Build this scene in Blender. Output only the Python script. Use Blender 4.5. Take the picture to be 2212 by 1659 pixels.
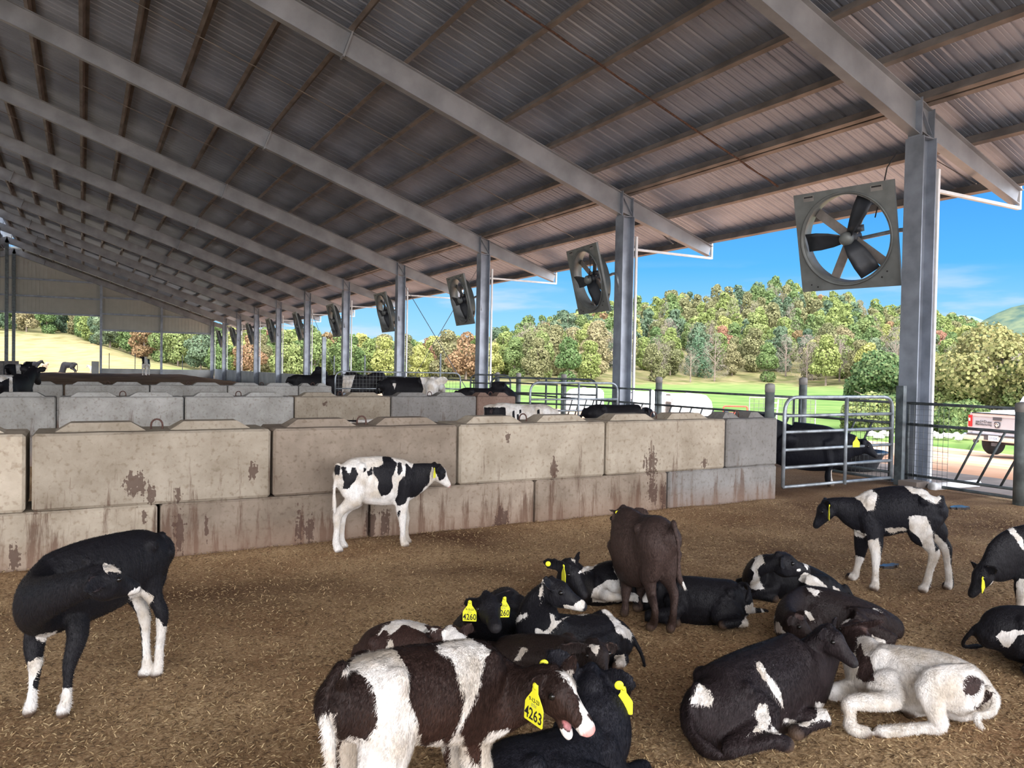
import bpy, bmesh, math, random
import numpy as np
from mathutils import Vector, Matrix, noise as mnoise
C = bpy.context.scene
for o in list(bpy.data.objects): bpy.data.objects.remove(o)
COL = C.collection
W_, H_, F_ = 2212.0, 1659.0, 1661.0

# ---------------- camera (held at eye level, slight pitch and roll) ----------------
YAW, PITCH, ROLL = math.radians(29.2), math.radians(1.155), 0.0185
CAM = Vector((0, 0, 1.65))
_f = Vector((math.sin(YAW)*math.cos(PITCH), math.cos(YAW)*math.cos(PITCH), -math.sin(PITCH)))
_r = Vector((math.cos(YAW), -math.sin(YAW), 0)); _u = _r.cross(_f)
R_ = _r*math.cos(ROLL) + _u*math.sin(ROLL); U_ = -_r*math.sin(ROLL) + _u*math.cos(ROLL)
cd = bpy.data.cameras.new('camera'); cam = bpy.data.objects.new('camera', cd); COL.objects.link(cam)
cd.sensor_width = 36; cd.lens = 36*F_/W_; cd.clip_end = 9000
cam.matrix_world = Matrix(((R_.x, U_.x, -_f.x, CAM.x), (R_.y, U_.y, -_f.y, CAM.y), (R_.z, U_.z, -_f.z, CAM.z), (0, 0, 0, 1)))
C.camera = cam

# ---------------- sky, sun, exposure ----------------
C.view_settings.view_transform = 'Standard'; C.view_settings.look = 'None'
C.view_settings.gamma = 1; C.view_settings.exposure = 0.16; C.view_settings.use_curve_mapping = False
SUN_DIR = Vector((-0.12, -0.80, 0.66)).normalized()
wd = bpy.data.worlds.new('sky'); C.world = wd; wd.use_nodes = True
def _world():
    nt = wd.node_tree; N = nt.nodes; L = nt.links; N.clear()
    out = N.new('ShaderNodeOutputWorld'); bg = N.new('ShaderNodeBackground'); L.new(bg.outputs[0], out.inputs[0])
    tc = N.new('ShaderNodeTexCoord'); sp = N.new('ShaderNodeSeparateXYZ'); L.new(tc.outputs['Generated'], sp.inputs[0])
    ramp = N.new('ShaderNodeValToRGB'); L.new(sp.outputs['Z'], ramp.inputs[0])
    cr = ramp.color_ramp; cr.elements[0].position = 0.0; cr.elements[0].color = (.50, .78, .97, 1)
    for p, c in ((.06, (.30, .66, .96, 1)), (.13, (.11, .48, .95, 1)), (.24, (.055, .32, .86, 1)), (.6, (.12, .33, .75, 1))):
        e = cr.elements.new(p); e.color = c
    cr.elements[-1].position = 1.0; cr.elements[-1].color = (.3, .45, .8, 1)
    # bands of cloud low over the hills
    mp = N.new('ShaderNodeMapping'); mp.inputs['Scale'].default_value = (2.2, 2.2, 13); L.new(tc.outputs['Generated'], mp.inputs[0])
    nz = N.new('ShaderNodeTexNoise'); nz.inputs['Scale'].default_value = 2.1; nz.inputs['Detail'].default_value = 6; nz.inputs['Roughness'].default_value = .5
    L.new(mp.outputs[0], nz.inputs[0])
    mr = N.new('ShaderNodeMapRange'); mr.inputs[1].default_value = .50; mr.inputs[2].default_value = .68; mr.interpolation_type = 'SMOOTHSTEP'
    L.new(nz.outputs[0], mr.inputs[0])
    lo = N.new('ShaderNodeMapRange'); lo.inputs[1].default_value = .14; lo.inputs[2].default_value = .07; L.new(sp.outputs['Z'], lo.inputs[0])
    mu = N.new('ShaderNodeMath'); mu.operation = 'MULTIPLY'; L.new(mr.outputs[0], mu.inputs[0]); L.new(lo.outputs[0], mu.inputs[1])
    m1 = N.new('ShaderNodeMixRGB'); m1.inputs[2].default_value = (.66, .78, .93, 1); L.new(mu.outputs[0], m1.inputs[0]); L.new(ramp.outputs[0], m1.inputs[1])
    # added sun-side brightness behind the photographer, out of view, to light the barn inside
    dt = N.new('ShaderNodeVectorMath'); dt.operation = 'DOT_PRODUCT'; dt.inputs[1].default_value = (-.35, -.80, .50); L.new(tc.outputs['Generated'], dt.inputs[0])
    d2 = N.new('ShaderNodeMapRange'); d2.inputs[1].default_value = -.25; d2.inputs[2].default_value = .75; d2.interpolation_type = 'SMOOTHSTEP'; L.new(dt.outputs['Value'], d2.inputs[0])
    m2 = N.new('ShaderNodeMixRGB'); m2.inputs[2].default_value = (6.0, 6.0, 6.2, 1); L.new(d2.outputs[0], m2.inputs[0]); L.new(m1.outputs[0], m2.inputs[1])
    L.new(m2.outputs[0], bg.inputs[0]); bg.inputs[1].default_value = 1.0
_world()
sd = bpy.data.lights.new('sun', 'SUN'); so = bpy.data.objects.new('sun', sd); COL.objects.link(so)
sd.energy = 4.2; sd.angle = math.radians(.6); sd.color = (1, .94, .84)
so.rotation_euler = SUN_DIR.to_track_quat('Z', 'Y').to_euler(); so.location = (0, -30, 40)

# ---------------- projection helpers ----------------
def ray(px, py):
    return _f + R_*((px-W_/2)/F_) - U_*((py-H_/2)/F_)
def P(px, py, Z):                      # point seen at a pixel, at depth Z along the view axis
    return CAM + ray(px, py)*Z
def G(px, py, z=0.0):                  # point of the level z seen at a pixel
    d = ray(px, py); return CAM + d*((z-CAM.z)/d.z)
def depth(p): return (Vector(p)-CAM).dot(_f)
def topx(p):
    d = Vector(p)-CAM; Z = d.dot(_f)
    return (W_/2+F_*d.dot(R_)/Z, H_/2-F_*d.dot(U_)/Z, Z)
def cg(X, Z):                          # camera-ground coords -> world xy
    return (X*math.cos(YAW)+Z*math.sin(YAW), Z*math.cos(YAW)-X*math.sin(YAW))

# ---------------- materials ----------------
def nodes(name):
    m = bpy.data.materials.new(name); m.use_nodes = True
    nt = m.node_tree; b = nt.nodes['Principled BSDF']
    return m, nt, nt.nodes, nt.links, b
def mat(name, col, rough=.6, metal=0, var=.25, scale=6, bump=.0, bscale=40, col2=None, spec=.5, stretch=None, detail=5, emit=None):
    m, nt, N, L, b = nodes(name)
    tc = N.new('ShaderNodeTexCoord'); src = tc.outputs['Object']
    if stretch:
        mp = N.new('ShaderNodeMapping'); mp.inputs['Scale'].default_value = stretch; L.new(src, mp.inputs[0]); src = mp.outputs[0]
    n = N.new('ShaderNodeTexNoise'); n.inputs['Scale'].default_value = scale; n.inputs['Detail'].default_value = detail; L.new(src, n.inputs[0])
    r = N.new('ShaderNodeValToRGB'); L.new(n.outputs[0], r.inputs[0])
    c2 = col2 if col2 else tuple(min(1, c*(1+var)) for c in col)
    c1 = tuple(c*(1-var) for c in col) if not col2 else col
    r.color_ramp.elements[0].position = .35; r.color_ramp.elements[0].color = (*c1, 1)
    r.color_ramp.elements[1].position = .65; r.color_ramp.elements[1].color = (*c2, 1)
    L.new(r.outputs[0], b.inputs['Base Color'])
    b.inputs['Roughness'].default_value = rough; b.inputs['Metallic'].default_value = metal; b.inputs['Specular IOR Level'].default_value = spec
    if bump:
        n2 = N.new('ShaderNodeTexNoise'); n2.inputs['Scale'].default_value = bscale; n2.inputs['Detail'].default_value = 4; L.new(src, n2.inputs[0])
        bp = N.new('ShaderNodeBump'); bp.inputs['Strength'].default_value = bump; bp.inputs['Distance'].default_value = .02
        L.new(n2.outputs[0], bp.inputs['Height']); L.new(bp.outputs[0], b.inputs['Normal'])
    return m
M = {}
M['galv'] = mat('galvanised_steel', (.25, .28, .33), .42, .35, .22, 3, .1, 30)
M['galv2'] = mat('rafter_steel', (.30, .32, .35), .5, .25, .2, 1.5, .1, 12)
M['purlin'] = mat('purlin_steel', (.205, .18, .165), .5, .3, .3, 2, .1, 20)
M['white_trim'] = mat('white_trim', (.72, .74, .76), .5, 0, .08)
M['rust'] = mat('rusty_cable', (.10, .055, .04), .8, .1, .5, 20)
M['darksteel'] = mat('weathered_dark_pipe', (.10, .12, .13), .45, .4, .35, 8)
M['pipe'] = mat('galvanised_pipe', (.32, .36, .40), .38, .45, .3, 8, .1, 60)
M['post'] = mat('weathered_round_post', (.13, .15, .15), .6, .2, .4, 5, .2, 30)
M['cap'] = mat('post_cap', (.26, .25, .24), .7, 0, .2)
M['mesh'] = mat('wire_mesh', (.12, .13, .13), .5, .4, .3)
M['black_plastic'] = mat('black_plastic', (.03, .035, .045), .35, 0, .2)
M['white_plastic'] = mat('white_plastic', (.85, .86, .88), .45, 0, .06)
M['fanpanel'] = mat('fan_panel', (.17, .185, .185), .5, .3, .15, 5)
M['blade'] = mat('fan_blade', (.035, .04, .05), .5, .1, .2)
M['strut'] = mat('fan_strut', (.24, .22, .21), .5, .3, .2)
M['yellow'] = mat('yellow_tag', (.85, .83, .03), .5, 0, .03)
M['ink'] = mat('black_ink', (.01, .01, .012), .6, 0, .1)
M['inkgrey'] = mat('grey_ink', (.35, .35, .12), .6, 0, .1)
M['eye'] = mat('dark_eye', (.008, .007, .007), .06, 0, .1)
M['concrete_apron'] = mat('concrete_apron', (.24, .20, .175), .9, 0, .3, 1.2, .4, 10)
M['water'] = mat('water_film', (.06, .05, .045), .22, 0, .1)

# ---------------- mesh builder ----------------
class MB:
    def __init__(s): s.v = []; s.f = []
    def add(s, vs, fs):
        b = len(s.v); s.v += [tuple(v) for v in vs]; s.f += [tuple(i+b for i in f) for f in fs]; return s
    def box(s, c, d, rot=None):
        c = Vector(c); x, y, z = d[0]/2, d[1]/2, d[2]/2
        vs = [Vector(p) for p in ((-x,-y,-z),(x,-y,-z),(x,y,-z),(-x,y,-z),(-x,-y,z),(x,-y,z),(x,y,z),(-x,y,z))]
        if rot is not None: vs = [rot @ v for v in vs]
        return s.add([v+c for v in vs], [(0,3,2,1),(4,5,6,7),(0,1,5,4),(1,2,6,5),(2,3,7,6),(3,0,4,7)])
    def ext(s, prof, p, q, side, up, sq=1.0):   # profile of (side,up) pairs extruded from p to q
        p, q, side, up = Vector(p), Vector(q), Vector(side), Vector(up); n = len(prof)
        a = [p+side*x+up*y for x, y in prof]; b = [q+side*x+up*y*sq for x, y in prof]
        fs = [(i, (i+1) % n, n+(i+1) % n, n+i) for i in range(n)]
        return s.add(a+b, fs+[tuple(range(n-1, -1, -1)), tuple(range(n, 2*n))])
    def bar(s, p, q, w, h, up=(0, 0, 1)):
        p, q = Vector(p), Vector(q); d = (q-p).normalized(); up = Vector(up)
        sd_ = d.cross(up)
        if sd_.length < 1e-4: sd_ = d.cross(Vector((1, 0, 0)))
        sd_.normalize(); u = sd_.cross(d)
        return s.ext([(-w/2,-h/2),(w/2,-h/2),(w/2,h/2),(-w/2,h/2)], p, q, sd_, u)
    def ibeam(s, p, q, depth, depth2, fl, tf, tw, side):   # top edge follows p-q
        p, q, side = Vector(p), Vector(q), Vector(side); d = (q-p).normalized(); up = side.cross(d).normalized()
        if up.z < 0: up = -up
        s.ext([(-fl/2,-tf),(fl/2,-tf),(fl/2,0),(-fl/2,0)], p, q, side, up)
        s.add([p+side*x-up*y for x, y in ((-tw/2,tf),(tw/2,tf),(tw/2,depth-tf),(-tw/2,depth-tf))] +
              [q+side*x-up*y for x, y in ((-tw/2,tf),(tw/2,tf),(tw/2,depth2-tf),(-tw/2,depth2-tf))],
              [(0,1,5,4),(1,2,6,5),(2,3,7,6),(3,0,4,7),(3,2,1,0),(4,5,6,7)])
        s.add([p+side*x-up*y for x, y in ((-fl/2,depth),(fl/2,depth),(fl/2,depth-tf),(-fl/2,depth-tf))] +
              [q+side*x-up*y for x, y in ((-fl/2,depth2),(fl/2,depth2),(fl/2,depth2-tf),(-fl/2,depth2-tf))],
              [(0,1,5,4),(1,2,6,5),(2,3,7,6),(3,0,4,7),(3,2,1,0),(4,5,6,7)])
        return s
    def tube(s, pts, r, n=10, cap=True):
        pts = [Vector(p) for p in pts]; k = len(pts)
        rr = r if isinstance(r, (list, tuple)) else [r]*k
        t0 = (pts[1]-pts[0]).normalized(); a = t0.orthogonal().normalized(); rings = []
        for i, p in enumerate(pts):
            t = (pts[min(i+1, k-1)]-pts[max(i-1, 0)]).normalized()
            a = (a-t*a.dot(t)).normalized(); b = t.cross(a)
            rings.append([p+(a*math.cos(j*2*math.pi/n)+b*math.sin(j*2*math.pi/n))*rr[i] for j in range(n)])
        fs = [(i*n+j, i*n+(j+1) % n, (i+1)*n+(j+1) % n, (i+1)*n+j) for i in range(k-1) for j in range(n)]
        if cap: fs += [tuple(range(n-1, -1, -1)), tuple(range((k-1)*n, k*n))]
        return s.add([v for g in rings for v in g], fs)
    def lathe(s, prof, c, n=20, axis=None):      # (radius, height) pairs
        c = Vector(c); q = Vector((0, 0, 1)).rotation_difference(Vector(axis)).to_matrix() if axis is not None else Matrix.Identity(3)
        vs = [c+q @ Vector((r*math.cos(j*2*math.pi/n), r*math.sin(j*2*math.pi/n), h)) for r, h in prof for j in range(n)]; k = len(prof)
        fs = [(i*n+j, i*n+(j+1) % n, (i+1)*n+(j+1) % n, (i+1)*n+j) for i in range(k-1) for j in range(n)]
        return s.add(vs, fs+[tuple(range(n-1, -1, -1)), tuple(range((k-1)*n, k*n))])
    def build(s, name, m, parent=None, smooth=False, bevel=0, loc=None, **tags):
        me = bpy.data.meshes.new(name)
        vs = s.v
        if loc is not None: vs = [(x-loc[0], y-loc[1], z-loc[2]) for x, y, z in vs]
        me.from_pydata(vs, [], s.f); me.materials.append(m)
        if smooth:
            me.polygons.foreach_set('use_smooth', [True]*len(me.polygons))
        o = bpy.data.objects.new(name, me); COL.objects.link(o)
        if loc is not None: o.location = loc
        if parent is not None:
            o.parent = parent; o.matrix_parent_inverse = parent.matrix_world.inverted()
        if bevel:
            md = o.modifiers.new('bevel', 'BEVEL'); md.width = bevel; md.segments = 2; md.limit_method = 'ANGLE'
        if smooth == 'auto':
            pass
        for k, v in tags.items(): o[k] = v
        return o
def empty(name, loc, label, category, group=None):
    o = bpy.data.objects.new(name, None); COL.objects.link(o); o.location = loc; o.empty_display_size = .1
    o.matrix_world = Matrix.Translation(Vector(loc))
    o['label'] = label; o['category'] = category
    if group: o['group'] = group
    return o
def tag(o, label, category, group=None, kind=None):
    if label: o['label'] = label
    if category: o['category'] = category
    if group: o['group'] = group
    if kind: o['kind'] = kind
    return o
def bend(pts, r=.12, n=5):            # round the inner corners of a polyline
    pts = [Vector(p) for p in pts]; out = [pts[0]]
    for i in range(1, len(pts)-1):
        a = (pts[i-1]-pts[i]); b = (pts[i+1]-pts[i]); ra = min(r, a.length*.45, b.length*.45)
        A = pts[i]+a.normalized()*ra; B = pts[i]+b.normalized()*ra
        for k in range(n+1):
            t = k/n; out.append(A*(1-t)**2+pts[i]*2*t*(1-t)+B*t*t)
    return out+[pts[-1]]
ORD = ['first', 'second', 'third', 'fourth', 'fifth', 'sixth', 'seventh', 'eighth', 'ninth', 'tenth', 'eleventh', 'twelfth', 'thirteenth', 'fourteenth', 'fifteenth', 'sixteenth', 'seventeenth', 'eighteenth', 'nineteenth', 'twentieth']
rnd = random.Random(7)
# =============== BARN: columns, rafters, purlins, roof ===============
CW, T0, BAY, NB = 11.13, 7.28, 7.32, 10        # column line x, first column y, bay, frames beyond the first
RX, SL = -5.3, .343                             # ridge x, roof slope
def zu(x): return 5.26 + (CW-abs(x-RX)-RX)*SL if True else 0     # rafter underside height
zc = lambda x: 5.24 + ((CW-RX)-abs(x-RX))*SL                      # underside of rafter
RD = .50                                        # rafter depth
EX = 13.85
LX = 2*RX-CW; LEX = 2*RX-EX
YEND = T0+BAY*NB
YNEAR = T0-BAY*2.45
frames = [T0+BAY*i for i in range(-2, NB+1)]
def outz(x): return -.08*max(0, min(7.0, x-14.5))-.06*max(0, min(7.0, x-21.5))
def zt(x): return zc(x)+RD+.02                  # rafter top
for i, y in enumerate(frames):
    k = i-2
    far = ORD[k] if k >= 0 else None
    nm = 'roof_rafter'
    t = empty('roof_rafter', (RX, y, zt(RX)), ('painted grey steel roof rafter over the %s column from the camera' % far) if k >= 0 else ('grey steel roof rafter crossing overhead %s the camera' % ('nearest, just behind' if k == -1 else 'furthest behind')), 'rafter', 'steel roof rafters')
    # near slope: ridge -> column, column -> tapered overhang
    side = Vector((0, 1, 0))
    mb = MB()
    mb.ibeam((RX, y, zt(RX)), (CW, y, zt(CW)), RD, RD, .17, .014, .012, side)
    mb.build('beam', M['galv2'], t)
    mb = MB(); mb.ibeam((CW, y, zt(CW)), (EX, y, zt(EX)), RD*.86, .27, .15, .014, .012, side)
    mb.build('eave_beam', M['galv2'], t)
    mb = MB(); mb.ibeam((LX, y, zt(LX)), (RX, y, zt(RX)), RD, RD, .17, .014, .012, side)
    mb.build('beam', M['galv2'], t)
    for xs in (4.4, -3.0):                      # bolted splice plates
        mb = MB(); c = Vector((xs, y, zt(xs)-RD/2)); rot = Matrix.Rotation(math.atan(SL), 3, 'Y')
        mb.box(c, (.035, .20, RD+.10), rot)
        mb.build('splice_plate', M['galv2'], t)
    if k >= 0:
        mb = MB(); mb.bar((CW+.22, y, zt(EX)-.30), (EX+.02, y, zt(EX)-.30), .06, .05)
        mb.bar((EX+.02, y, zt(EX)-.32), (EX+.02, y, zt(EX)+.12), .05, .05)
        mb.build('eave_strut', M['white_trim'], t)
# columns
for k in range(0, NB+1):
    y = T0+BAY*k
    for (cx, nm2) in ((CW, 'side'),):
        t = empty('steel_column', (cx, y, 0), 'tall grey steel H column, %s from the camera along the open side' % ORD[k], 'column', 'columns of the open side')
        mb = MB(); H = zc(cx)+.02
        hw = .155; fw = .30
        mb.box((cx-hw, y, H/2), (.018, fw, H)); mb.box((cx+hw, y, H/2), (.018, fw, H)); mb.box((cx, y, H/2), (2*hw, .012, H))
        mb.build('shaft', M['galv'], t)
        mb = MB()
        mb.box((cx-hw, y, H+RD/2), (.016, .22, RD+.16)); mb.box((cx+hw, y, H+RD/2-.05), (.016, .22, RD))
        mb.box((cx, y, H), (.34, .22, .018))
        mb.bar((cx-hw, y-.05, H+RD), (cx+hw, y-.05, H+.06), .012, .05, (0, 1, 0)); mb.bar((cx-hw, y+.05, H+RD), (cx+hw, y+.05, H+.06), .012, .05, (0, 1, 0))
        mb.build('knee_plates', M['galv'], t)
        mb = MB(); mb.box((cx, y, .02), (.42, .40, .06)); mb.build('base_plate', M['galv'], t)
        mb = MB(); mb.box((cx+hw+.10, y-.12, (H-.45)/2), (.05, .05, H-.45)); mb.build('trim_post', M['white_trim'], t)
# far side columns and ridge columns
for k in range(2, NB+1, 1):
    y = T0+BAY*k
    if k >= 7:
        t = empty('ridge_column', (RX, y, 0), 'slim dark steel column under the ridge, %s from the end wall' % ORD[NB-k], 'column', 'ridge columns')
        mb = MB(); H = zc(RX); mb.box((RX, y, H/2), (.25, .22, H)); mb.build('shaft', M['darksteel'], t)
        mb = MB(); mb.box((RX, y, .75), (.75, .75, 1.5)); mb.build('concrete_pier', mat('pier_concrete', (.14, .13, .125), .9, bump=.3), t)
# purlins, along the length
rot_r = Matrix.Rotation(math.atan(SL), 3, 'Y')
def purlin(x, lab, dbl=False, m='purlin'):
    z = zt(x)+.0; mb = MB(); y0, y1 = YNEAR, YEND
    s = 1 if x > RX else -1
    th = math.atan(SL)*s
    sdv = Vector((math.cos(th), 0, -math.sin(th))); upv = Vector((math.sin(th), 0, math.cos(th)))
    h, w, tk = .20, .085, .008
    prof = [(-w, 0), (0, 0), (0, h-tk), (w, h-tk), (w, h), (-tk, h), (-tk, tk), (-w+tk, tk), (-w+tk, .028), (-w, .028)]
    mb.ext(prof, (x, y0, z), (x, y1, z), sdv, upv)
    if dbl: mb.ext([(p+.12, q) for p, q in prof], (x, y0, z), (x, y1, z), sdv, upv)
    o = mb.build('roof_purlin', M[m]); return tag(o, lab, 'purlin', 'roof purlins')
xs = [6.73+1.13*k for k in range(-10, 7)]
xs[-3] = CW-.05
xs[-1] = EX-.12
for j, x in enumerate(reversed(xs)):
    purlin(x, ('long brown steel roof purlin, %s up from the eave' % ORD[j]) if j else 'long steel eave purlin along the outer roof edge', dbl=(j == 2))
xl = [2*RX-x for x in xs[:16:1]]
for j, x in enumerate(xl):
    purlin(x, 'long steel purlin on the far roof slope, %s down from the ridge' % ORD[j])
# sag cables in every bay (mid-bay, below the purlins)
for k in range(-2, NB):
    y = T0+BAY*(k+.5)
    mb = MB(); pts = []
    n = 60
    for i in range(n+1):
        x = RX+.5+(CW+1.0-RX-.5)*i/n
        pts.append((x, y+.006*math.sin(i*2.1), zt(x)-.03+.006*math.cos(i*1.7)))
    rr = [.011+.012*abs(math.sin(i*1.9)) if k == 0 or k == -1 else .011 for i in range(n+1)]
    mb.tube(pts, rr, 6)
    lab = 'rusty sag rod running up the roof slope in the %s bay' % ORD[k] if k >= 0 else 'rusty sag rod up the roof slope %s' % ('just over the camera' if k == -1 else 'behind the camera')
    tag(mb.build('sag_rod', M['rust'] if k < 1 else M['purlin']), lab, 'rod', 'roof sag rods')
# rod cross braces in two bays of the open side
for k, w in ((2, 'nearer'), (4, 'further')):
    for sgn in (0, 1):
        y0, y1 = T0+BAY*k+.2, T0+BAY*(k+1)-.2
        a, b = (.3, 5.0) if sgn else (5.0, .3)
        tag(MB().tube([(CW+.03*sgn, y0, a), (CW+.03*sgn, y1, b)], .012, 6).build('brace_rod', M['galv']), 'thin diagonal brace rod %s in the %s braced bay' % (('sloping up away', 'sloping down away')[1-sgn], w), 'rod', 'diagonal brace rods')
# flange braces near column tops
for k in (0, 1):
    for x in (8.0, 12.6):
        y = T0+BAY*k
        tag(MB().bar((x, y, zc(x)+.04), (x-.1, y+.62, zt(x)+.02), .045, .012).build('flange_brace', M['purlin']), 'short flat brace from the %s rafter to a purlin, %s the column' % (ORD[k], 'inside' if x < 11 else 'outside'), 'brace', 'rafter flange braces')
# roof sheets (ribbed metal)
def roof(x0, x1, name):
    mb = MB(); s = 1 if x0 >= RX else -1; th = math.atan(SL)*s; up = Vector((math.sin(th), 0, math.cos(th)))
    pitch_ = .30; prof = []
    y = YNEAR
    while y < YEND+.6:
        prof += [(y, 0), (y+.055, 0), (y+.075, .028), (y+.105, .028), (y+.125, 0), (y+.19, 0), (y+.196, .006), (y+.21, .006), (y+.216, 0), (y+.25, 0), (y+.256, .006), (y+.27, .006), (y+.276, 0)]
        y += pitch_
    n = len(prof); p0 = Vector((x0, 0, zt(x0)+.205/math.cos(th))); p1 = Vector((x1, 0, zt(x1)+.205/math.cos(th)))
    vs = [p0+Vector((0, a, 0))+up*b for a, b in prof]+[p1+Vector((0, a, 0))+up*b for a, b in prof]
    vs += [v+up*.012 for v in vs]
    fs = []
    for i in range(n-1):
        fs.append((i, i+1, n+i+1, n+i)); fs.append((2*n+i, 3*n+i, 3*n+i+1, 2*n+i+1))
    mb.add(vs, fs)
    return mb.build(name, M['sheet'], kind='structure')
def sheet_mat():
    m, nt, N, L, b = nodes('roof_sheet')
    tc = N.new('ShaderNodeTexCoord')
    n = N.new('ShaderNodeTexNoise'); n.inputs['Scale'].default_value = .9; n.inputs['Detail'].default_value = 5; L.new(tc.outputs['Object'], n.inputs[0])
    r = N.new('ShaderNodeValToRGB'); L.new(n.outputs[0], r.inputs[0])
    r.color_ramp.elements[0].position = .3; r.color_ramp.elements[0].color = (.25, .29, .375, 1)
    r.color_ramp.elements[1].position = .7; r.color_ramp.elements[1].color = (.40, .45, .56, 1)
    L.new(r.outputs[0], b.inputs['Base Color']); b.inputs['Metallic'].default_value = .55; b.inputs['Roughness'].default_value = .42
    return m
M['sheet'] = sheet_mat()
o = roof(RX+.35, EX+.12, 'ceiling'); o['label'] = 'ribbed metal roof underside of the near slope'
o = roof(RX-.35, LEX-.12, 'ceiling'); o['label'] = 'ribbed metal roof underside of the far slope'
# raised ridge vent cap
mb = MB()
for s in (-1, 1):
    mb.bar((RX+s*.02, YNEAR, zt(RX)+.85), (RX+s*.02, YEND, zt(RX)+.85), .02, .02)
    mb.add([(RX, YNEAR, zt(RX)+.92), (RX+s*.95, YNEAR, zt(RX)+.62), (RX+s*.95, YEND, zt(RX)+.62), (RX, YEND, zt(RX)+.92),
            (RX, YNEAR, zt(RX)+.94), (RX+s*.95, YNEAR, zt(RX)+.64), (RX+s*.95, YEND, zt(RX)+.64), (RX, YEND, zt(RX)+.94)], [(0, 1, 2, 3), (4, 7, 6, 5), (1, 5, 6, 2), (0, 4, 5, 1)])
cap_ = mb.build('ceiling', M['white_trim'], kind='structure')
for y in frames:
    mb = MB()
    for s in (-1, 1): mb.bar((RX+s*.3, y, zt(RX)-.1), (RX+s*.3, y, zt(RX)+.84), .04, .05)
    mb.build('vent_bracket', M['galv'], cap_)
# far gable wall (sheet cladding above the opening)
def clad_mat():
    m, nt, N, L, b = nodes('wall_cladding')
    tc = N.new('ShaderNodeTexCoord')
    n = N.new('ShaderNodeTexNoise'); n.inputs['Scale'].default_value = 2.0; n.inputs['Detail'].default_value = 4; L.new(tc.outputs['Object'], n.inputs[0])
    r = N.new('ShaderNodeValToRGB'); L.new(n.outputs[0], r.inputs[0])
    r.color_ramp.elements[0].color = (.42, .43, .39, 1); r.color_ramp.elements[1].color = (.55, .55, .51, 1)
    L.new(r.outputs[0], b.inputs['Base Color']); b.inputs['Roughness'].default_value = .6; b.inputs['Metallic'].default_value = .1
    return m
M['clad'] = clad_mat()
def gable(x0, x1, zb, lab):
    mb = MB(); y = YEND+.16; x = x0
    while x < x1-1e-3:
        xe = min(x+.30, x1); xr = min(x+.04, x1)
        for a, b_, dy in ((x, xr, -.05), (xr, xe, 0)):
            mb.add([(a, y+dy, zb), (b_, y+dy, zb), (b_, y+dy, zt(b_)+.2), (a, y+dy, zt(a)+.2), (a, y+.07, zb), (b_, y+.07, zb), (b_, y+.07, zt(b_)+.2), (a, y+.07, zt(a)+.2)],
                   [(0, 1, 2, 3), (4, 7, 6, 5), (0, 4, 5, 1), (0, 3, 7, 4), (1, 5, 6, 2)])
        x = xe
    o = mb.build('wall_end', M['clad'], kind='structure'); o['label'] = lab; return o
GP = 1.47
g1 = gable(LX, GP, 5.72, 'upper cladding of the far end wall, ridge section')
g2 = gable(GP, CW+.1, 4.45, 'lower hanging cladding of the far end wall near the open side')
for j, z in enumerate((4.5, 6.0, 7.5, 9.0)):      # girts
    xe = min(CW, RX+(zc(RX)+.4-z)/SL)
    if z > 5.7: tag(MB().bar((LX, YEND+.05, z-.2), (min(GP, xe), YEND+.05, z-.2), .10, .16).build('wall_girt', M['galv']), 'horizontal steel girt across the ridge section of the end wall, %s from the bottom' % ORD[j-1], 'girt', 'end wall girts')
    tag(MB().bar((GP, YEND+.05, z), (xe, YEND+.05, z), .10, .16).build('wall_girt', M['galv']), 'horizontal steel girt across the lower cladding of the end wall, %s from the bottom' % ORD[j], 'girt', 'end wall girts') if xe > GP else None
for x, w in ((GP, 'at the corner of the high opening'), (6.56, 'halfway to the open side')):
    tag(MB().box((x, YEND-.1, zc(x)/2), (.2, .2, zc(x))).build('end_post', M['galv']), 'steel end wall post %s' % w, 'column', 'end wall posts')
# concrete perimeter kerb walls at the far end
M['kerb'] = mat('kerb_concrete', (.36, .38, .38), .85, 0, .18, 1.0, .3, 8)
tag(MB().box(((GP+CW)/2, YEND+.1, .45), (CW-GP, .2, 1.0)).build('wall_back', M['kerb'], kind='structure'), 'low concrete wall across the far end', None)
tag(MB().box((CW+.3, (YEND+36)/2, .5), (.2, YEND-36, 1.1)).build('wall_right', M['kerb'], kind='structure'), 'low concrete wall along the far bays of the open side', None)
tag(MB().box((GP-.45, YEND-.1, .8), (.6, .6, 1.6)).build('concrete_pillar', M['kerb']), 'squat concrete pillar at the end of the far low wall', 'pillar')

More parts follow.
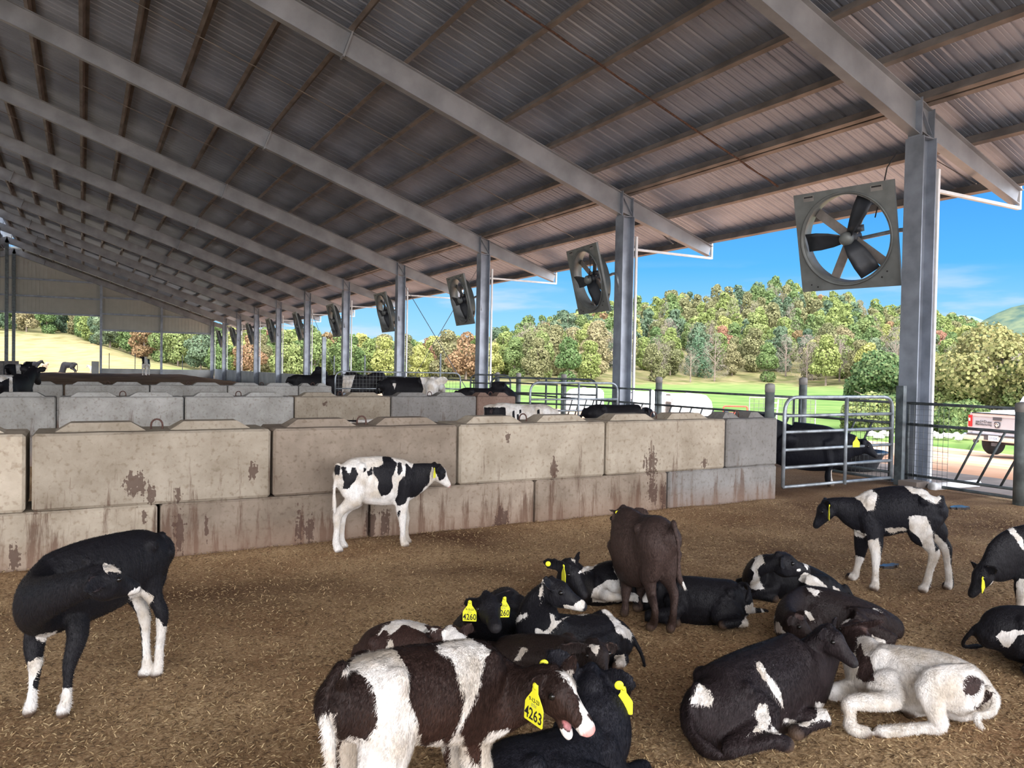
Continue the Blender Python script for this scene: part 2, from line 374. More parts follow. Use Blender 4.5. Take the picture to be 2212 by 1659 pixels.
# =============== GROUND ===============
def bedding_mat():
    m, nt, N, L, b = nodes('chip_bedding')
    tc = N.new('ShaderNodeTexCoord')
    n1 = N.new('ShaderNodeTexNoise'); n1.inputs['Scale'].default_value = 60; n1.inputs['Detail'].default_value = 5; n1.inputs['Roughness'].default_value = .75; L.new(tc.outputs['Object'], n1.inputs[0])
    r1 = N.new('ShaderNodeValToRGB'); L.new(n1.outputs[0], r1.inputs[0]); e = r1.color_ramp
    e.elements[0].position = .32; e.elements[0].color = (.25, .145, .07, 1); e.elements[1].position = .66; e.elements[1].color = (.98, .76, .47, 1)
    x = e.elements.new(.5); x.color = (.68, .46, .255, 1)
    n2 = N.new('ShaderNodeTexNoise'); n2.inputs['Scale'].default_value = .75; n2.inputs['Detail'].default_value = 5; n2.inputs['Roughness'].default_value = .6; L.new(tc.outputs['Object'], n2.inputs[0])
    r2 = N.new('ShaderNodeValToRGB'); L.new(n2.outputs[0], r2.inputs[0]); r2.color_ramp.elements[0].position = .36; r2.color_ramp.elements[0].color = (.62, .54, .50, 1); r2.color_ramp.elements[1].position = .62; r2.color_ramp.elements[1].color = (1.0, 1.0, 1.0, 1)
    at = N.new('ShaderNodeAttribute'); at.attribute_name = 'wet'
    mx = N.new('ShaderNodeMixRGB'); mx.blend_type = 'MULTIPLY'; mx.inputs[0].default_value = 1; L.new(r1.outputs[0], mx.inputs[1]); L.new(r2.outputs[0], mx.inputs[2])
    mw = N.new('ShaderNodeMixRGB'); mw.blend_type = 'MULTIPLY'; mw.inputs[2].default_value = (.26, .20, .19, 1); L.new(at.outputs['Fac'], mw.inputs[0]); L.new(mx.outputs[0], mw.inputs[1])
    L.new(mw.outputs[0], b.inputs['Base Color']); b.inputs['Roughness'].default_value = .95; b.inputs['Specular IOR Level'].default_value = .2
    bp = N.new('ShaderNodeBump'); bp.inputs['Strength'].default_value = .8; bp.inputs['Distance'].default_value = .03; L.new(n1.outputs[0], bp.inputs['Height']); L.new(bp.outputs[0], b.inputs['Normal'])
    return m
M['bedding'] = bedding_mat()
def gh(x, y):
    v = Vector((x*.55, y*.55, 3.1)); h = mnoise.noise(v)*.035+mnoise.noise(v*3.3)*.014+mnoise.noise(v*9)*.006
    if 6.1 < y < 7.0 and x < 8.2: h += .05*(y-6.1)/.9         # bedding drifted against the block wall
    if y > 24: h += .5*min(1, (y-24)/14)*min(1, max(0, (CW-x))/3)+mnoise.noise(v*1.3)*.1*min(1, (y-24)/14)
    return h
# wetter trodden patches: centre, radii, strength
WET = [(G(950, 1165), 1.5, .5, .9), (G(420, 1270), 1.4, .5, .9), (G(1300, 1170), 2.0, .6, .6), (G(1900, 1110), 2.6, 1.8, .8), (G(1650, 1190), 2.2, 1.0, .55), (G(1950, 1230), 1.5, .8, .5), (G(1000, 1240), .8, .3, .5)]
def grid(name, xa, ya, m, hf, wet=False):
    nx, ny = len(xa), len(ya); vs = []
    for y in ya:
        for x in xa: vs.append((x, y, hf(x, y)))
    fs = [(j*nx+i, j*nx+i+1, (j+1)*nx+i+1, (j+1)*nx+i) for j in range(ny-1) for i in range(nx-1)]
    o = MB().add(vs, fs).build(name, m, smooth=True)
    if wet:
        a = o.data.attributes.new('wet', 'FLOAT', 'POINT'); w = []
        for x, y, z in vs:
            s = .0
            for c, rx, ry, k in WET:
                dx, dy = x-c.x, y-c.y; X = dx*math.cos(YAW)-dy*math.sin(YAW); Z = dx*math.sin(YAW)+dy*math.cos(YAW)
                q = (X/rx)**2+(Z/ry)**2; s = max(s, k*math.exp(-q*1.2)*(1+.6*mnoise.noise(Vector((x*2, y*2, 0)))))
            if y > 30: s = max(s, .75)
            if x > 8.3 and y > 6: s = max(s, .7)
            w.append(min(1, s))
        a.data.foreach_set('value', w)
    return o
xa = list(np.arange(-6, 11.4, .09)); ya = list(np.arange(-1, 9.2, .09))
fl = grid('floor', [-22.0, -15, -10]+xa, [-9.5, -5, -3]+ya+[float(v) for v in np.arange(9.3, 26, .35)]+[float(v) for v in np.arange(26, YEND+2, 1.2)], M['bedding'], gh, True)
tag(fl, 'brown wood chip bedding floor of the barn', None, None, 'structure')
M['dirt'] = mat('red_dirt', (.46, .235, .13), .95, 0, .25, .5, .4, 6, col2=(.60, .38, .25))
tag(grid('concrete_apron', [11.36, 12, 12.6, 13.1], [float(v) for v in np.arange(-12, 90, 3)], M['concrete_apron'], lambda x, y: .0), 'strip of bare concrete outside the feed fence', None, None, 'structure')
tag(grid('dirt_yard', [13.1, 14.5, 16, 18, 20, 22, 24, 26.6], [float(v) for v in np.arange(-80, 120, 4)], M['dirt'], lambda x, y: outz(x)-.005+.05*mnoise.noise(Vector((x*.4, y*.4, 0)))), 'sunlit red dirt yard beside the barn', None, None, 'structure')
M['grass'] = mat('green_pasture', (.17, .30, .05), .95, 0, .2, .3, .5, 5, col2=(.30, .42, .10))
M['drygrass'] = mat('dry_pasture', (.24, .20, .10), .95, 0, .2, .15, .3, 3, col2=(.58, .48, .27))
M['gravel'] = mat('pale_yard', (.40, .35, .29), .95, 0, .2, .5, .3, 6)
tag(grid('gravel_yard', [-180, -60, -22], [float(v) for v in np.arange(-90, YEND+60, 10)], M['gravel'], lambda x, y: -.03), 'pale gravel yard on the far side of the barn', None, None, 'structure')
tag(grid('gravel_yard', [-22, 0, 14.5], [YEND+2, YEND+12, YEND+20], M['gravel'], lambda x, y: -.03), 'pale gravel yard past the end of the barn', None, None, 'structure')
tag(grid('gravel_yard', [-22, 0, 14.5], [-90, -60, -30, -9.5], M['gravel'], lambda x, y: -.03), 'pale gravel yard behind the camera', None, None, 'structure')

# loose chips lying on the bedding (nobody could count them)
def chips():
    R = np.random.default_rng(3); n = 90000
    Z = 2.2+R.random(n)**1.25*7.5; X = (R.random(n)*1.5-.72)*Z
    x = X*math.cos(YAW)+Z*math.sin(YAW); y = Z*math.cos(YAW)-X*math.sin(YAW)
    ok = (y < 6.95) & (x < 11) & (y > -.9) | ((x > 8.1) & (x < 11) & (y < 9)); x, y = x[ok], y[ok]; n = len(x)
    z = np.array([gh(a, b) for a, b in zip(x, y)])+.003
    L_ = R.uniform(.005, .017, n); w = R.uniform(.0012, .003, n); a = R.uniform(0, 6.283, n); ti = R.normal(0, .35, n)
    dx, dy, dz = np.cos(a)*L_, np.sin(a)*L_, ti*L_; px_, py_ = -np.sin(a)*w, np.cos(a)*w
    v = np.zeros((n, 5, 3))
    for q, (s, t, u) in enumerate(((-1, -1, 0), (1, -1, 0), (1, 1, 0), (-1, 1, 0), (0, 0, 1))):
        v[:, q, 0] = x+s*dx+t*px_; v[:, q, 1] = y+s*dy+t*py_; v[:, q, 2] = z+s*dz+u*.004
    base = (np.arange(n)*5)[:, None]
    f = np.concatenate([base+np.array([[0, 1, 4]]), base+np.array([[1, 2, 4]]), base+np.array([[2, 3, 4]]), base+np.array([[3, 0, 4]])], 0)
    me = bpy.data.meshes.new('bedding_chips'); me.vertices.add(n*5); me.vertices.foreach_set('co', v.ravel())
    me.loops.add(len(f)*3); me.loops.foreach_set('vertex_index', f.ravel().astype(np.int32)); me.polygons.add(len(f)); me.polygons.foreach_set('loop_start', np.arange(len(f), dtype=np.int32)*3)
    me.update(); me.validate()
    m, nt, N, L, b = nodes('chips'); g = N.new('ShaderNodeNewGeometry'); r = N.new('ShaderNodeValToRGB'); L.new(g.outputs['Random Per Island'], r.inputs[0])
    e = r.color_ramp; e.elements[0].color = (.10, .055, .025, 1); e.elements[1].color = (.80, .60, .34, 1); k = e.elements.new(.6); k.color = (.36, .23, .11, 1)
    L.new(r.outputs[0], b.inputs['Base Color']); b.inputs['Roughness'].default_value = .9
    me.materials.append(m); o = bpy.data.objects.new('bedding_chips', me); COL.objects.link(o)
    tag(o, 'loose wood chips scattered over the bedding in the pen', 'wood chips', None, 'stuff')
chips()
# =============== concrete block pen walls ===============
SPLASH = [(1392, 965, 1424, 1035), (1396, 1028, 1420, 1098), (262, 1022, 320, 1072), (534, 998, 560, 1042), (312, 1048, 340, 1092), (374, 1050, 394, 1092), (372, 1098, 402, 1200), (636, 1078, 660, 1190), (660, 1105, 680, 1180), (790, 1090, 815, 1172), (820, 1090, 845, 1160), (1188, 985, 1204, 1038), (1066, 1095, 1098, 1165), (1426, 1040, 1442, 1100), (16, 1175, 50, 1235), (306, 1100, 318, 1135), (1088, 930, 1106, 960), (440, 1110, 452, 1170), (1512, 990, 1530, 1012)]
def block_mat(name, c1, c2, stain):
    m, nt, N, L, b = nodes(name)
    g = N.new('ShaderNodeNewGeometry'); oi = N.new('ShaderNodeObjectInfo')
    n = N.new('ShaderNodeTexNoise'); n.inputs['Scale'].default_value = 2.3; n.inputs['Detail'].default_value = 8; n.inputs['Roughness'].default_value = .65; L.new(g.outputs['Position'], n.inputs[0])
    r = N.new('ShaderNodeValToRGB'); L.new(n.outputs[0], r.inputs[0]); e = r.color_ramp
    e.elements[0].position = .33; e.elements[0].color = (*c1, 1); e.elements[1].position = .66; e.elements[1].color = (*c2, 1)
    # per-block tint
    mr = N.new('ShaderNodeMapRange'); L.new(oi.outputs['Random'], mr.inputs[0]); mr.inputs[3].default_value = .8; mr.inputs[4].default_value = 1.12
    tint = N.new('ShaderNodeMixRGB'); tint.blend_type = 'MULTIPLY'; tint.inputs[0].default_value = 1; L.new(r.outputs[0], tint.inputs[1]); L.new(mr.outputs[0], tint.inputs[2])
    # fine pitting
    n3 = N.new('ShaderNodeTexNoise'); n3.inputs['Scale'].default_value = 24; n3.inputs['Detail'].default_value = 5; L.new(g.outputs['Position'], n3.inputs[0])
    r3 = N.new('ShaderNodeValToRGB'); L.new(n3.outputs[0], r3.inputs[0]); r3.color_ramp.elements[0].position = .3; r3.color_ramp.elements[0].color = (.66, .61, .56, 1); r3.color_ramp.elements[1].position = .46; r3.color_ramp.elements[1].color = (1, 1, 1, 1)
    t2 = N.new('ShaderNodeMixRGB'); t2.blend_type = 'MULTIPLY'; t2.inputs[0].default_value = .8; L.new(tint.outputs[0], t2.inputs[1]); L.new(r3.outputs[0], t2.inputs[2])
    # manure and mud: running streaks, and a muddy zone splashed low down
    mp = N.new('ShaderNodeMapping'); mp.inputs['Scale'].default_value = (5.5, 5.5, .55); L.new(g.outputs['Position'], mp.inputs[0])
    n4 = N.new('ShaderNodeTexNoise'); n4.inputs['Scale'].default_value = 1.6; n4.inputs['Detail'].default_value = 7; n4.inputs['Roughness'].default_value = .7; L.new(mp.outputs[0], n4.inputs[0])
    sp = N.new('ShaderNodeSeparateXYZ'); L.new(g.outputs['Position'], sp.inputs[0])
    zr = N.new('ShaderNodeMapRange'); zr.inputs[1].default_value = 0; zr.inputs[2].default_value = 1.1; zr.inputs[3].default_value = .13; zr.inputs[4].default_value = -.045; L.new(sp.outputs['Z'], zr.inputs[0])
    ad = N.new('ShaderNodeMath'); ad.operation = 'ADD'; L.new(n4.outputs[0], ad.inputs[0]); L.new(zr.outputs[0], ad.inputs[1])
    th = N.new('ShaderNodeMapRange'); th.inputs[1].default_value = .60; th.inputs[2].default_value = .70; L.new(ad.outputs[0], th.inputs[0])
    st = N.new('ShaderNodeMath'); st.operation = 'MULTIPLY'; st.inputs[1].default_value = stain; L.new(th.outputs[0], st.inputs[0])
    m3 = N.new('ShaderNodeMixRGB'); m3.inputs[2].default_value = (.11, .065, .045, 1); L.new(st.outputs[0], m3.inputs[0]); L.new(t2.outputs[0], m3.inputs[1])
    mz = N.new('ShaderNodeMapRange'); mz.inputs[1].default_value = .28; mz.inputs[2].default_value = .0; mz.inputs[4].default_value = .55; L.new(sp.outputs['Z'], mz.inputs[0])
    m4 = N.new('ShaderNodeMixRGB'); m4.inputs[2].default_value = (.26, .16, .11, 1); L.new(mz.outputs[0], m4.inputs[0]); L.new(m3.outputs[0], m4.inputs[1])
    last = m4.outputs[0]
    if stain > .8:                                 # dried splashes on the near wall, each where it hit
        nd = N.new('ShaderNodeTexNoise'); nd.inputs['Scale'].default_value = 9; nd.inputs['Detail'].default_value = 6; L.new(mp.outputs[0], nd.inputs[0])
        n9 = N.new('ShaderNodeTexNoise'); n9.inputs['Scale'].default_value = 30; n9.inputs['Detail'].default_value = 4; L.new(g.outputs['Position'], n9.inputs[0])
        def M2(op, a, b_):
            x = N.new('ShaderNodeMath'); x.operation = op
            for i, v in enumerate((a, b_)):
                if isinstance(v, (int, float)): x.inputs[i].default_value = v
                else: L.new(v, x.inputs[i])
            return x.outputs[0]
        acc = None
        for px0, py0, px1, py1 in SPLASH:
            d = ray((px0+px1)/2, (py0+py1)/2); c_ = CAM+d*(7.0/d.y); d = ray(px1, py1); e_ = CAM+d*(7.0/d.y)
            a = M2('DIVIDE', M2('SUBTRACT', sp.outputs['X'], c_.x), abs(e_.x-c_.x)); c2_ = M2('DIVIDE', M2('SUBTRACT', sp.outputs['Z'], c_.z), abs(e_.z-c_.z))
            q = M2('SUBTRACT', 1.0, M2('SQRT', M2('ADD', M2('MULTIPLY', a, a), M2('MULTIPLY', c2_, c2_)), 0)); acc = q if acc is None else M2('MAXIMUM', acc, q)
        acc = M2('ADD', acc, M2('MULTIPLY', M2('SUBTRACT', M2('ADD', nd.outputs[0], n9.outputs[0]), 1.06), 2.2))
        sm = N.new('ShaderNodeMapRange'); sm.inputs[1].default_value = .12; sm.inputs[2].default_value = .22; sm.inputs[4].default_value = .8; L.new(acc, sm.inputs[0])
        m5 = N.new('ShaderNodeMixRGB'); m5.inputs[2].default_value = (.075, .042, .032, 1); L.new(sm.outputs[0], m5.inputs[0]); L.new(last, m5.inputs[1]); last = m5.outputs[0]
    L.new(last, b.inputs['Base Color']); b.inputs['Roughness'].default_value = .92; b.inputs['Specular IOR Level'].default_value = .25
    bp = N.new('ShaderNodeBump'); bp.inputs['Strength'].default_value = .45; bp.inputs['Distance'].default_value = .012; L.new(n3.outputs[0], bp.inputs['Height']); L.new(bp.outputs[0], b.inputs['Normal'])
    return m
M['blk_tan'] = block_mat('tan_block_concrete', (.30, .25, .19), (.47, .41, .33), .85)
M['blk_grey'] = block_mat('grey_block_concrete', (.29, .28, .26), (.45, .445, .425), .6)
M['blk_dark'] = block_mat('dark_block_concrete', (.19, .18, .17), (.27, .26, .25), .7)
M['blk_brown'] = block_mat('brown_block_concrete', (.22, .175, .135), (.36, .295, .235), .85)
M['blk_pink'] = block_mat('pink_block_concrete', (.25, .165, .13), (.32, .22, .175), .4)
M['loop'] = mat('rusty_loop', (.10, .05, .04), .8, .2, .4, 30)
BD = .61
def block_mesh(L_, lugs):
    mb = MB(); g = .012; n = 8
    # slightly irregular chamfered body
    rr = random.Random(int(L_*100)); ch = .022
    prof = [(0, ch), (ch, 0), (BD-ch, 0), (BD, ch), (BD, .61-ch), (BD-ch, .61-.004), (ch, .61-.004), (0, .61-ch)]
    xs_ = [g, g+ch]+[g+ch+(L_-2*g-2*ch)*i/n for i in range(1, n)]+[L_-g-ch, L_-g]; vs = []
    for i, x in enumerate(xs_):
        s = .0 if 0 < i < len(xs_)-1 else ch
        for (y, z) in prof:
            yy = min(max(y, s), BD-s); zz = min(max(z, s), .606-s)
            vs.append((x, yy+rr.uniform(-.003, .003), zz+rr.uniform(-.002, .002)))
    k = len(prof); m_ = len(xs_)
    fs = [(i*k+j, i*k+(j+1) % k, (i+1)*k+(j+1) % k, (i+1)*k+j) for i in range(m_-1) for j in range(k)]
    fs += [tuple(range(k-1, -1, -1)), tuple(range((m_-1)*k, m_*k))]
    fs = [tuple(reversed(f)) for f in fs]
    mb.add(vs, fs)
    if lugs:
        for a, b in ([(.15, .83), (1.0, 1.68)] if L_ > 1.5 else [(.08, .38), (.53, .83)]):
            z0, z1 = .600, .675; s = .12 if L_ > 1.5 else .09
            mb.add([(a, .16, z0), (b, .16, z0), (b, .45, z0), (a, .45, z0), (a+s, .20, z1), (b-s, .20, z1), (b-s, .41, z1), (a+s, .41, z1)],
                   [(0, 3, 2, 1), (4, 5, 6, 7), (0, 1, 5, 4), (1, 2, 6, 5), (2, 3, 7, 6), (3, 0, 4, 7)])
    return mb
def block(x, y, z, L_, m, lab, top, group):
    t = empty('concrete_block', (x, y, z), lab, 'concrete block', group)
    mb = block_mesh(L_, top); o = mb.build('block_body', M[m]); o.parent = t
    if top:
        c = L_/2; pts = [(c-.045, .3, .55)]+[(c-.045*math.cos(a), .3, .64+.05*math.sin(a)) for a in [i*math.pi/8 for i in range(9)]]+[(c+.045, .3, .55)]
        o = MB().tube(pts, .008, 8).build('lifting_loop', M['loop'], smooth=True); o.parent = t
    return t
GR = ['blocks of the near pen wall', 'blocks of the second pen wall', 'blocks of the third pen wall']
rows = [(7.0, -.35, ['blk_tan', 'blk_tan', 'blk_brown', 'blk_tan', 'blk_tan', 'blk_dark'], 0), (13.95, -.33, ['blk_grey', 'blk_grey', 'blk_grey', 'blk_tan', 'blk_dark', 'blk_pink'], 1), (21.0, -.37, ['blk_grey', 'blk_grey', 'blk_grey', 'blk_grey', 'blk_grey', 'blk_grey'], 2)]
WN = ['near', 'second', 'third']
zb = 1.075-1.22
for (y, x0, ms, ri) in rows:
    names = ['block at the left picture edge', 'first full-length block from the left', 'second full-length block', 'third full-length block', 'fourth full-length block', 'short end block']
    nx_ = 1 if ri == 0 else 2 if ri == 1 else 3
    for q in range(nx_):
        block(x0-1.83*(q+1)-.02*(q+1), y+(.02 if q == 0 and ri == 0 else 0), zb+.61, 1.83, ms[0], 'concrete block, top course of the %s pen wall, %s left of the open joint' % (WN[ri], ORD[q]), True, GR[ri])
        block(x0+.915-1.83*(q+1), y, zb, 1.83, ms[1], 'stained block, bottom course of the %s pen wall, %s left of the open joint' % (WN[ri], ORD[q]), False, GR[ri])
    x = x0
    for i in range(5 if ri < 2 else 4):
        L_ = 1.83 if i < (4 if ri < 2 else 3) else .915
        col = {'blk_tan': 'tan', 'blk_grey': 'light grey', 'blk_dark': 'dark grey', 'blk_brown': 'brown-grey', 'blk_pink': 'pinkish brown'}[ms[i+1]]
        block(x, y, zb+.61, L_, ms[i+1], '%s %sconcrete block, %s from left, top course of the %s pen wall' % (col, 'half-length ' if L_ < 1 else '', ORD[i], WN[ri]), True, GR[ri]); x += L_
    x = x0+.915
    for i in range(4 if ri < 2 else 3):
        block(x, y, zb, 1.83, ('blk_brown' if i < 3 else 'blk_dark') if ri == 0 else 'blk_grey', 'mud-stained concrete block, %s from left, bottom course of the %s pen wall' % (ORD[i], WN[ri]), False, GR[ri]); x += 1.83
# =============== gates, feed fences, posts ===============
def gate(p, q, zs, lab, mesh=False, mids=(.53,), r=.022, m='pipe', name='tube_gate'):
    p, q = Vector(p), Vector(q); d = (q-p); L_ = d.length; d.normalize(); t = empty(name, p, lab, 'gate')
    z0, z1 = zs[0], zs[-1]
    up = lambda v, z: Vector((v.x, v.y, z))
    MB().tube(bend([up(p, z0), up(p, z1), up(q, z1), up(q, z0)], .22), r*1.12, 12).build('outer_frame', M[m], t, smooth=True)
    for z in zs[:-1]: MB().tube([up(p, z), up(q, z)], r, 10).build('rail', M[m], t, smooth=True)
    for s in mids: MB().tube([up(p+d*L_*s+Vector((0, -.03, 0)), z0-.03), up(p+d*L_*s+Vector((0, -.03, 0)), z1)], r*1.05, 10).build('upright', M[m], t, smooth=True)
    if mesh:
        mb = MB(); k = int(L_/.1)
        for i in range(1, k): mb.bar(up(p+d*.1*i, z0), up(p+d*.1*i, z1), .005, .005)
        for i in range(1, int((z1-z0)/.1)): mb.bar(up(p, z0+.1*i), up(q, z0+.1*i), .005, .005)
        mb.build('wire_mesh', M['mesh'], t)
    return t
gate((8.24, 7.22, 0), (10.58, 7.25, 0), [.12, .38, .62, .86, 1.08, 1.33], 'galvanised tube gate closing the alley between the near block wall and the first column')
gate((8.30, 14.05, 0), (10.6, 14.05, 0), [.25, .5, .75, 1.0, 1.36], 'galvanised tube gate across the alley at the second block wall')
gate((9.0, 17.2, 0), (10.7, 15.0, 0), [.3, .55, .8, 1.05, 1.42], 'galvanised tube gate standing open behind the gate of the second wall', m='darksteel')
gate((6.15, 21.1, 0), (10.0, 21.1, 0), [.75, 1.0, 1.48], 'long mesh-filled tube gate across the alley by the third block wall', mesh=True, r=.018)
gate((10.1, 20.6, 0), (10.9, 19.6, 0), [.3, .6, .9, 1.2, 1.45], 'short dark tube gate where the third pen meets the feed fence', m='darksteel')
FX = 10.86
def fpost(x, y, h, r, lab, cap=True):
    t = empty('fence_post', (x, y, -.05), lab, 'post', 'round fence posts')
    MB().lathe([(r, 0), (r, h-.06)], (x, y, -.05), 18).build('post_shaft', M['post'], t, smooth=True)
    if cap: MB().lathe([(r*1.06, 0), (r*1.06, .09), (r*.95, .115), (r*.4, .13)], (x, y, h-.12), 18).build('post_cap', M['cap'], t, smooth=True)
fpost(10.60, 5.42, 1.33, .10, 'thick round fence post at the right picture edge')
fpost(8.50, 7.72, 1.50, .065, 'round capped post just behind the end of the near block wall')
fpost(11.0, 9.25, 1.58, .068, 'round capped post behind the first gate, left of the first column')
for y, w in ((13.1, 'between the white hutches and the near wall'), (16.9, 'beside the gate of the second wall'), (19.3, 'past the second wall gate, nearer of two close together'), (20.6, 'past the second wall gate, further of two close together')):
    fpost(11.0, y, 1.52, .07, 'round capped feed fence post %s' % w)
tag(MB().box((10.70, 7.2, .75), (.075, .12, 1.5)).build('gate_post', M['darksteel']), 'square dark gate post in front of the first column', 'post')
tag(MB().box((6.0, 21.75, 1.2), (.10, .10, 2.5)).build('gate_post', M['pipe']), 'tall square post at the hinge of the mesh gate by the third wall', 'post')
def feed_panel(y0, y1, lab, zr=(.05, .165, .925, 1.24), mesh=None, lean=.36, bars=True, x=FX):
    t = empty('feed_fence', (x, y0, 0), lab, 'fence', 'slanted feed fence panels')
    for z in zr: MB().tube([(x, y0, z), (x, y1, z)], .021, 10).build('rail', M['darksteel'], t, smooth=True)
    if bars:
        y = y1-.18 if mesh is None else y1-.75
        while y-lean > y0+.02:
            MB().tube([(x, y, zr[1]), (x, y-lean, zr[2])], .017, 8).build('slanted_bar', M['darksteel'], t, smooth=True); y -= .31
    for yy in (y0+.02, y1-.02): MB().tube([(x, yy, zr[0]), (x, yy, zr[-1])], .02, 8).build('end_upright', M['darksteel'], t, smooth=True)
    if mesh:
        mb = MB(); a, b = mesh
        n = int((b-a)/.075)
        for i in range(n+1): mb.bar((x-.02, a+.075*i, zr[0]-.02), (x-.02, a+.075*i, zr[-1]), .004, .004)
        for i in range(15): mb.bar((x-.02, a, zr[0]+i*.085), (x-.02, b, zr[0]+i*.085), .004, .004)
        mb.build('wire_mesh', M['mesh'], t)
feed_panel(5.45, 7.2, 'slanted bar feed fence at right between the first column and the edge post', mesh=(6.55, 7.2))
feed_panel(7.45, 9.2, 'slanted bar feed fence behind the first gate, with wire mesh by the column', mesh=(7.45, 8.3))
feed_panel(9.3, 13.05, 'slanted bar feed fence running from the capped post towards the hutches')
feed_panel(13.2, 16.8, 'slanted bar feed fence in front of the white hutches, by the second column')
feed_panel(17.0, 20.5, 'dark feed fence beyond the second wall gate', bars=False)
feed_panel(21.9, 36.0, 'far feed fence rails running along the distant pens', bars=False)
# thin line posts with wire outside the open side
for i, y in enumerate((24.5, 28.5, 33, 38, 43.5, 50, 57, 65, 74)):
    tag(MB().box((12.6, y, 1.05), (.06, .06, 2.3)).build('line_post', M['darksteel']), 'thin dark wire-fence post outside the open side, %s from the camera' % ORD[i], 'post', 'thin wire-fence posts')
for i, x in enumerate((2.2, 4.4, 8.6)):
    tag(MB().box((x, YEND+1.5, 1.2), (.06, .06, 2.4)).build('line_post', M['darksteel']), 'thin dark wire-fence post past the far low wall, %s from the left' % ORD[i], 'post', 'thin wire-fence posts')
# footing under the first column, plastic pipe, tub
tag(MB().box((10.75, 7.0, .03), (.30, .30, .14)).build('footing', M['concrete_apron'], bevel=.01), 'concrete footing block at the foot of the first column', 'footing')
a, b = G(2012, 1060), G(2112, 1052)
t = empty('plastic_pipe', (a.x, a.y, .05), 'white plastic pipe lying on the ground beneath the right feed fence', 'pipe')
MB().tube([(a.x, a.y, .055), (b.x, b.y, .055)], .055, 16).build('pipe_barrel', M['white_plastic'], t, smooth=True)
MB().tube([(a.x, a.y, .055), (a.x+.08*(b.x-a.x), a.y+.08*(b.y-a.y), .055)], .064, 16).build('pipe_collar', M['white_plastic'], t, smooth=True)
c = Vector((11.75, 8.75, 0))
t = empty('feed_tub', c, 'black plastic feed tub standing outside the fence behind the first gate', 'tub')
mb = MB(); mb.lathe([(.33, 0), (.36, .04), (.47, .28), (.53, .30), (.53, .34), (.46, .34), (.33, .06)], c, 28); mb.build('tub_shell', M['black_plastic'], t, smooth=True)
# puddles
for (px_, py_, sx, sy, w) in ((1920, 1229, .14, .05, 'below the standing calf on the right'), (2072, 1100, .16, .10, 'by the right fence post')):
    g0 = G(px_, py_); mb = MB(); n = 22; R0 = random.Random(px_)
    vs = [(g0.x+math.cos(i*6.283/n)*sx*R0.uniform(.5, 1.1), g0.y+math.sin(i*6.283/n)*sy*R0.uniform(.5, 1.1), .035) for i in range(n)]
    vs += [(x, y, -.05) for x, y, z in vs]
    mb.add(vs, [tuple(range(n))]+[(i, (i+1) % n, n+(i+1) % n, n+i) for i in range(n)])
    tag(mb.build('puddle', M['water']), 'small shiny puddle %s' % w, 'puddle')

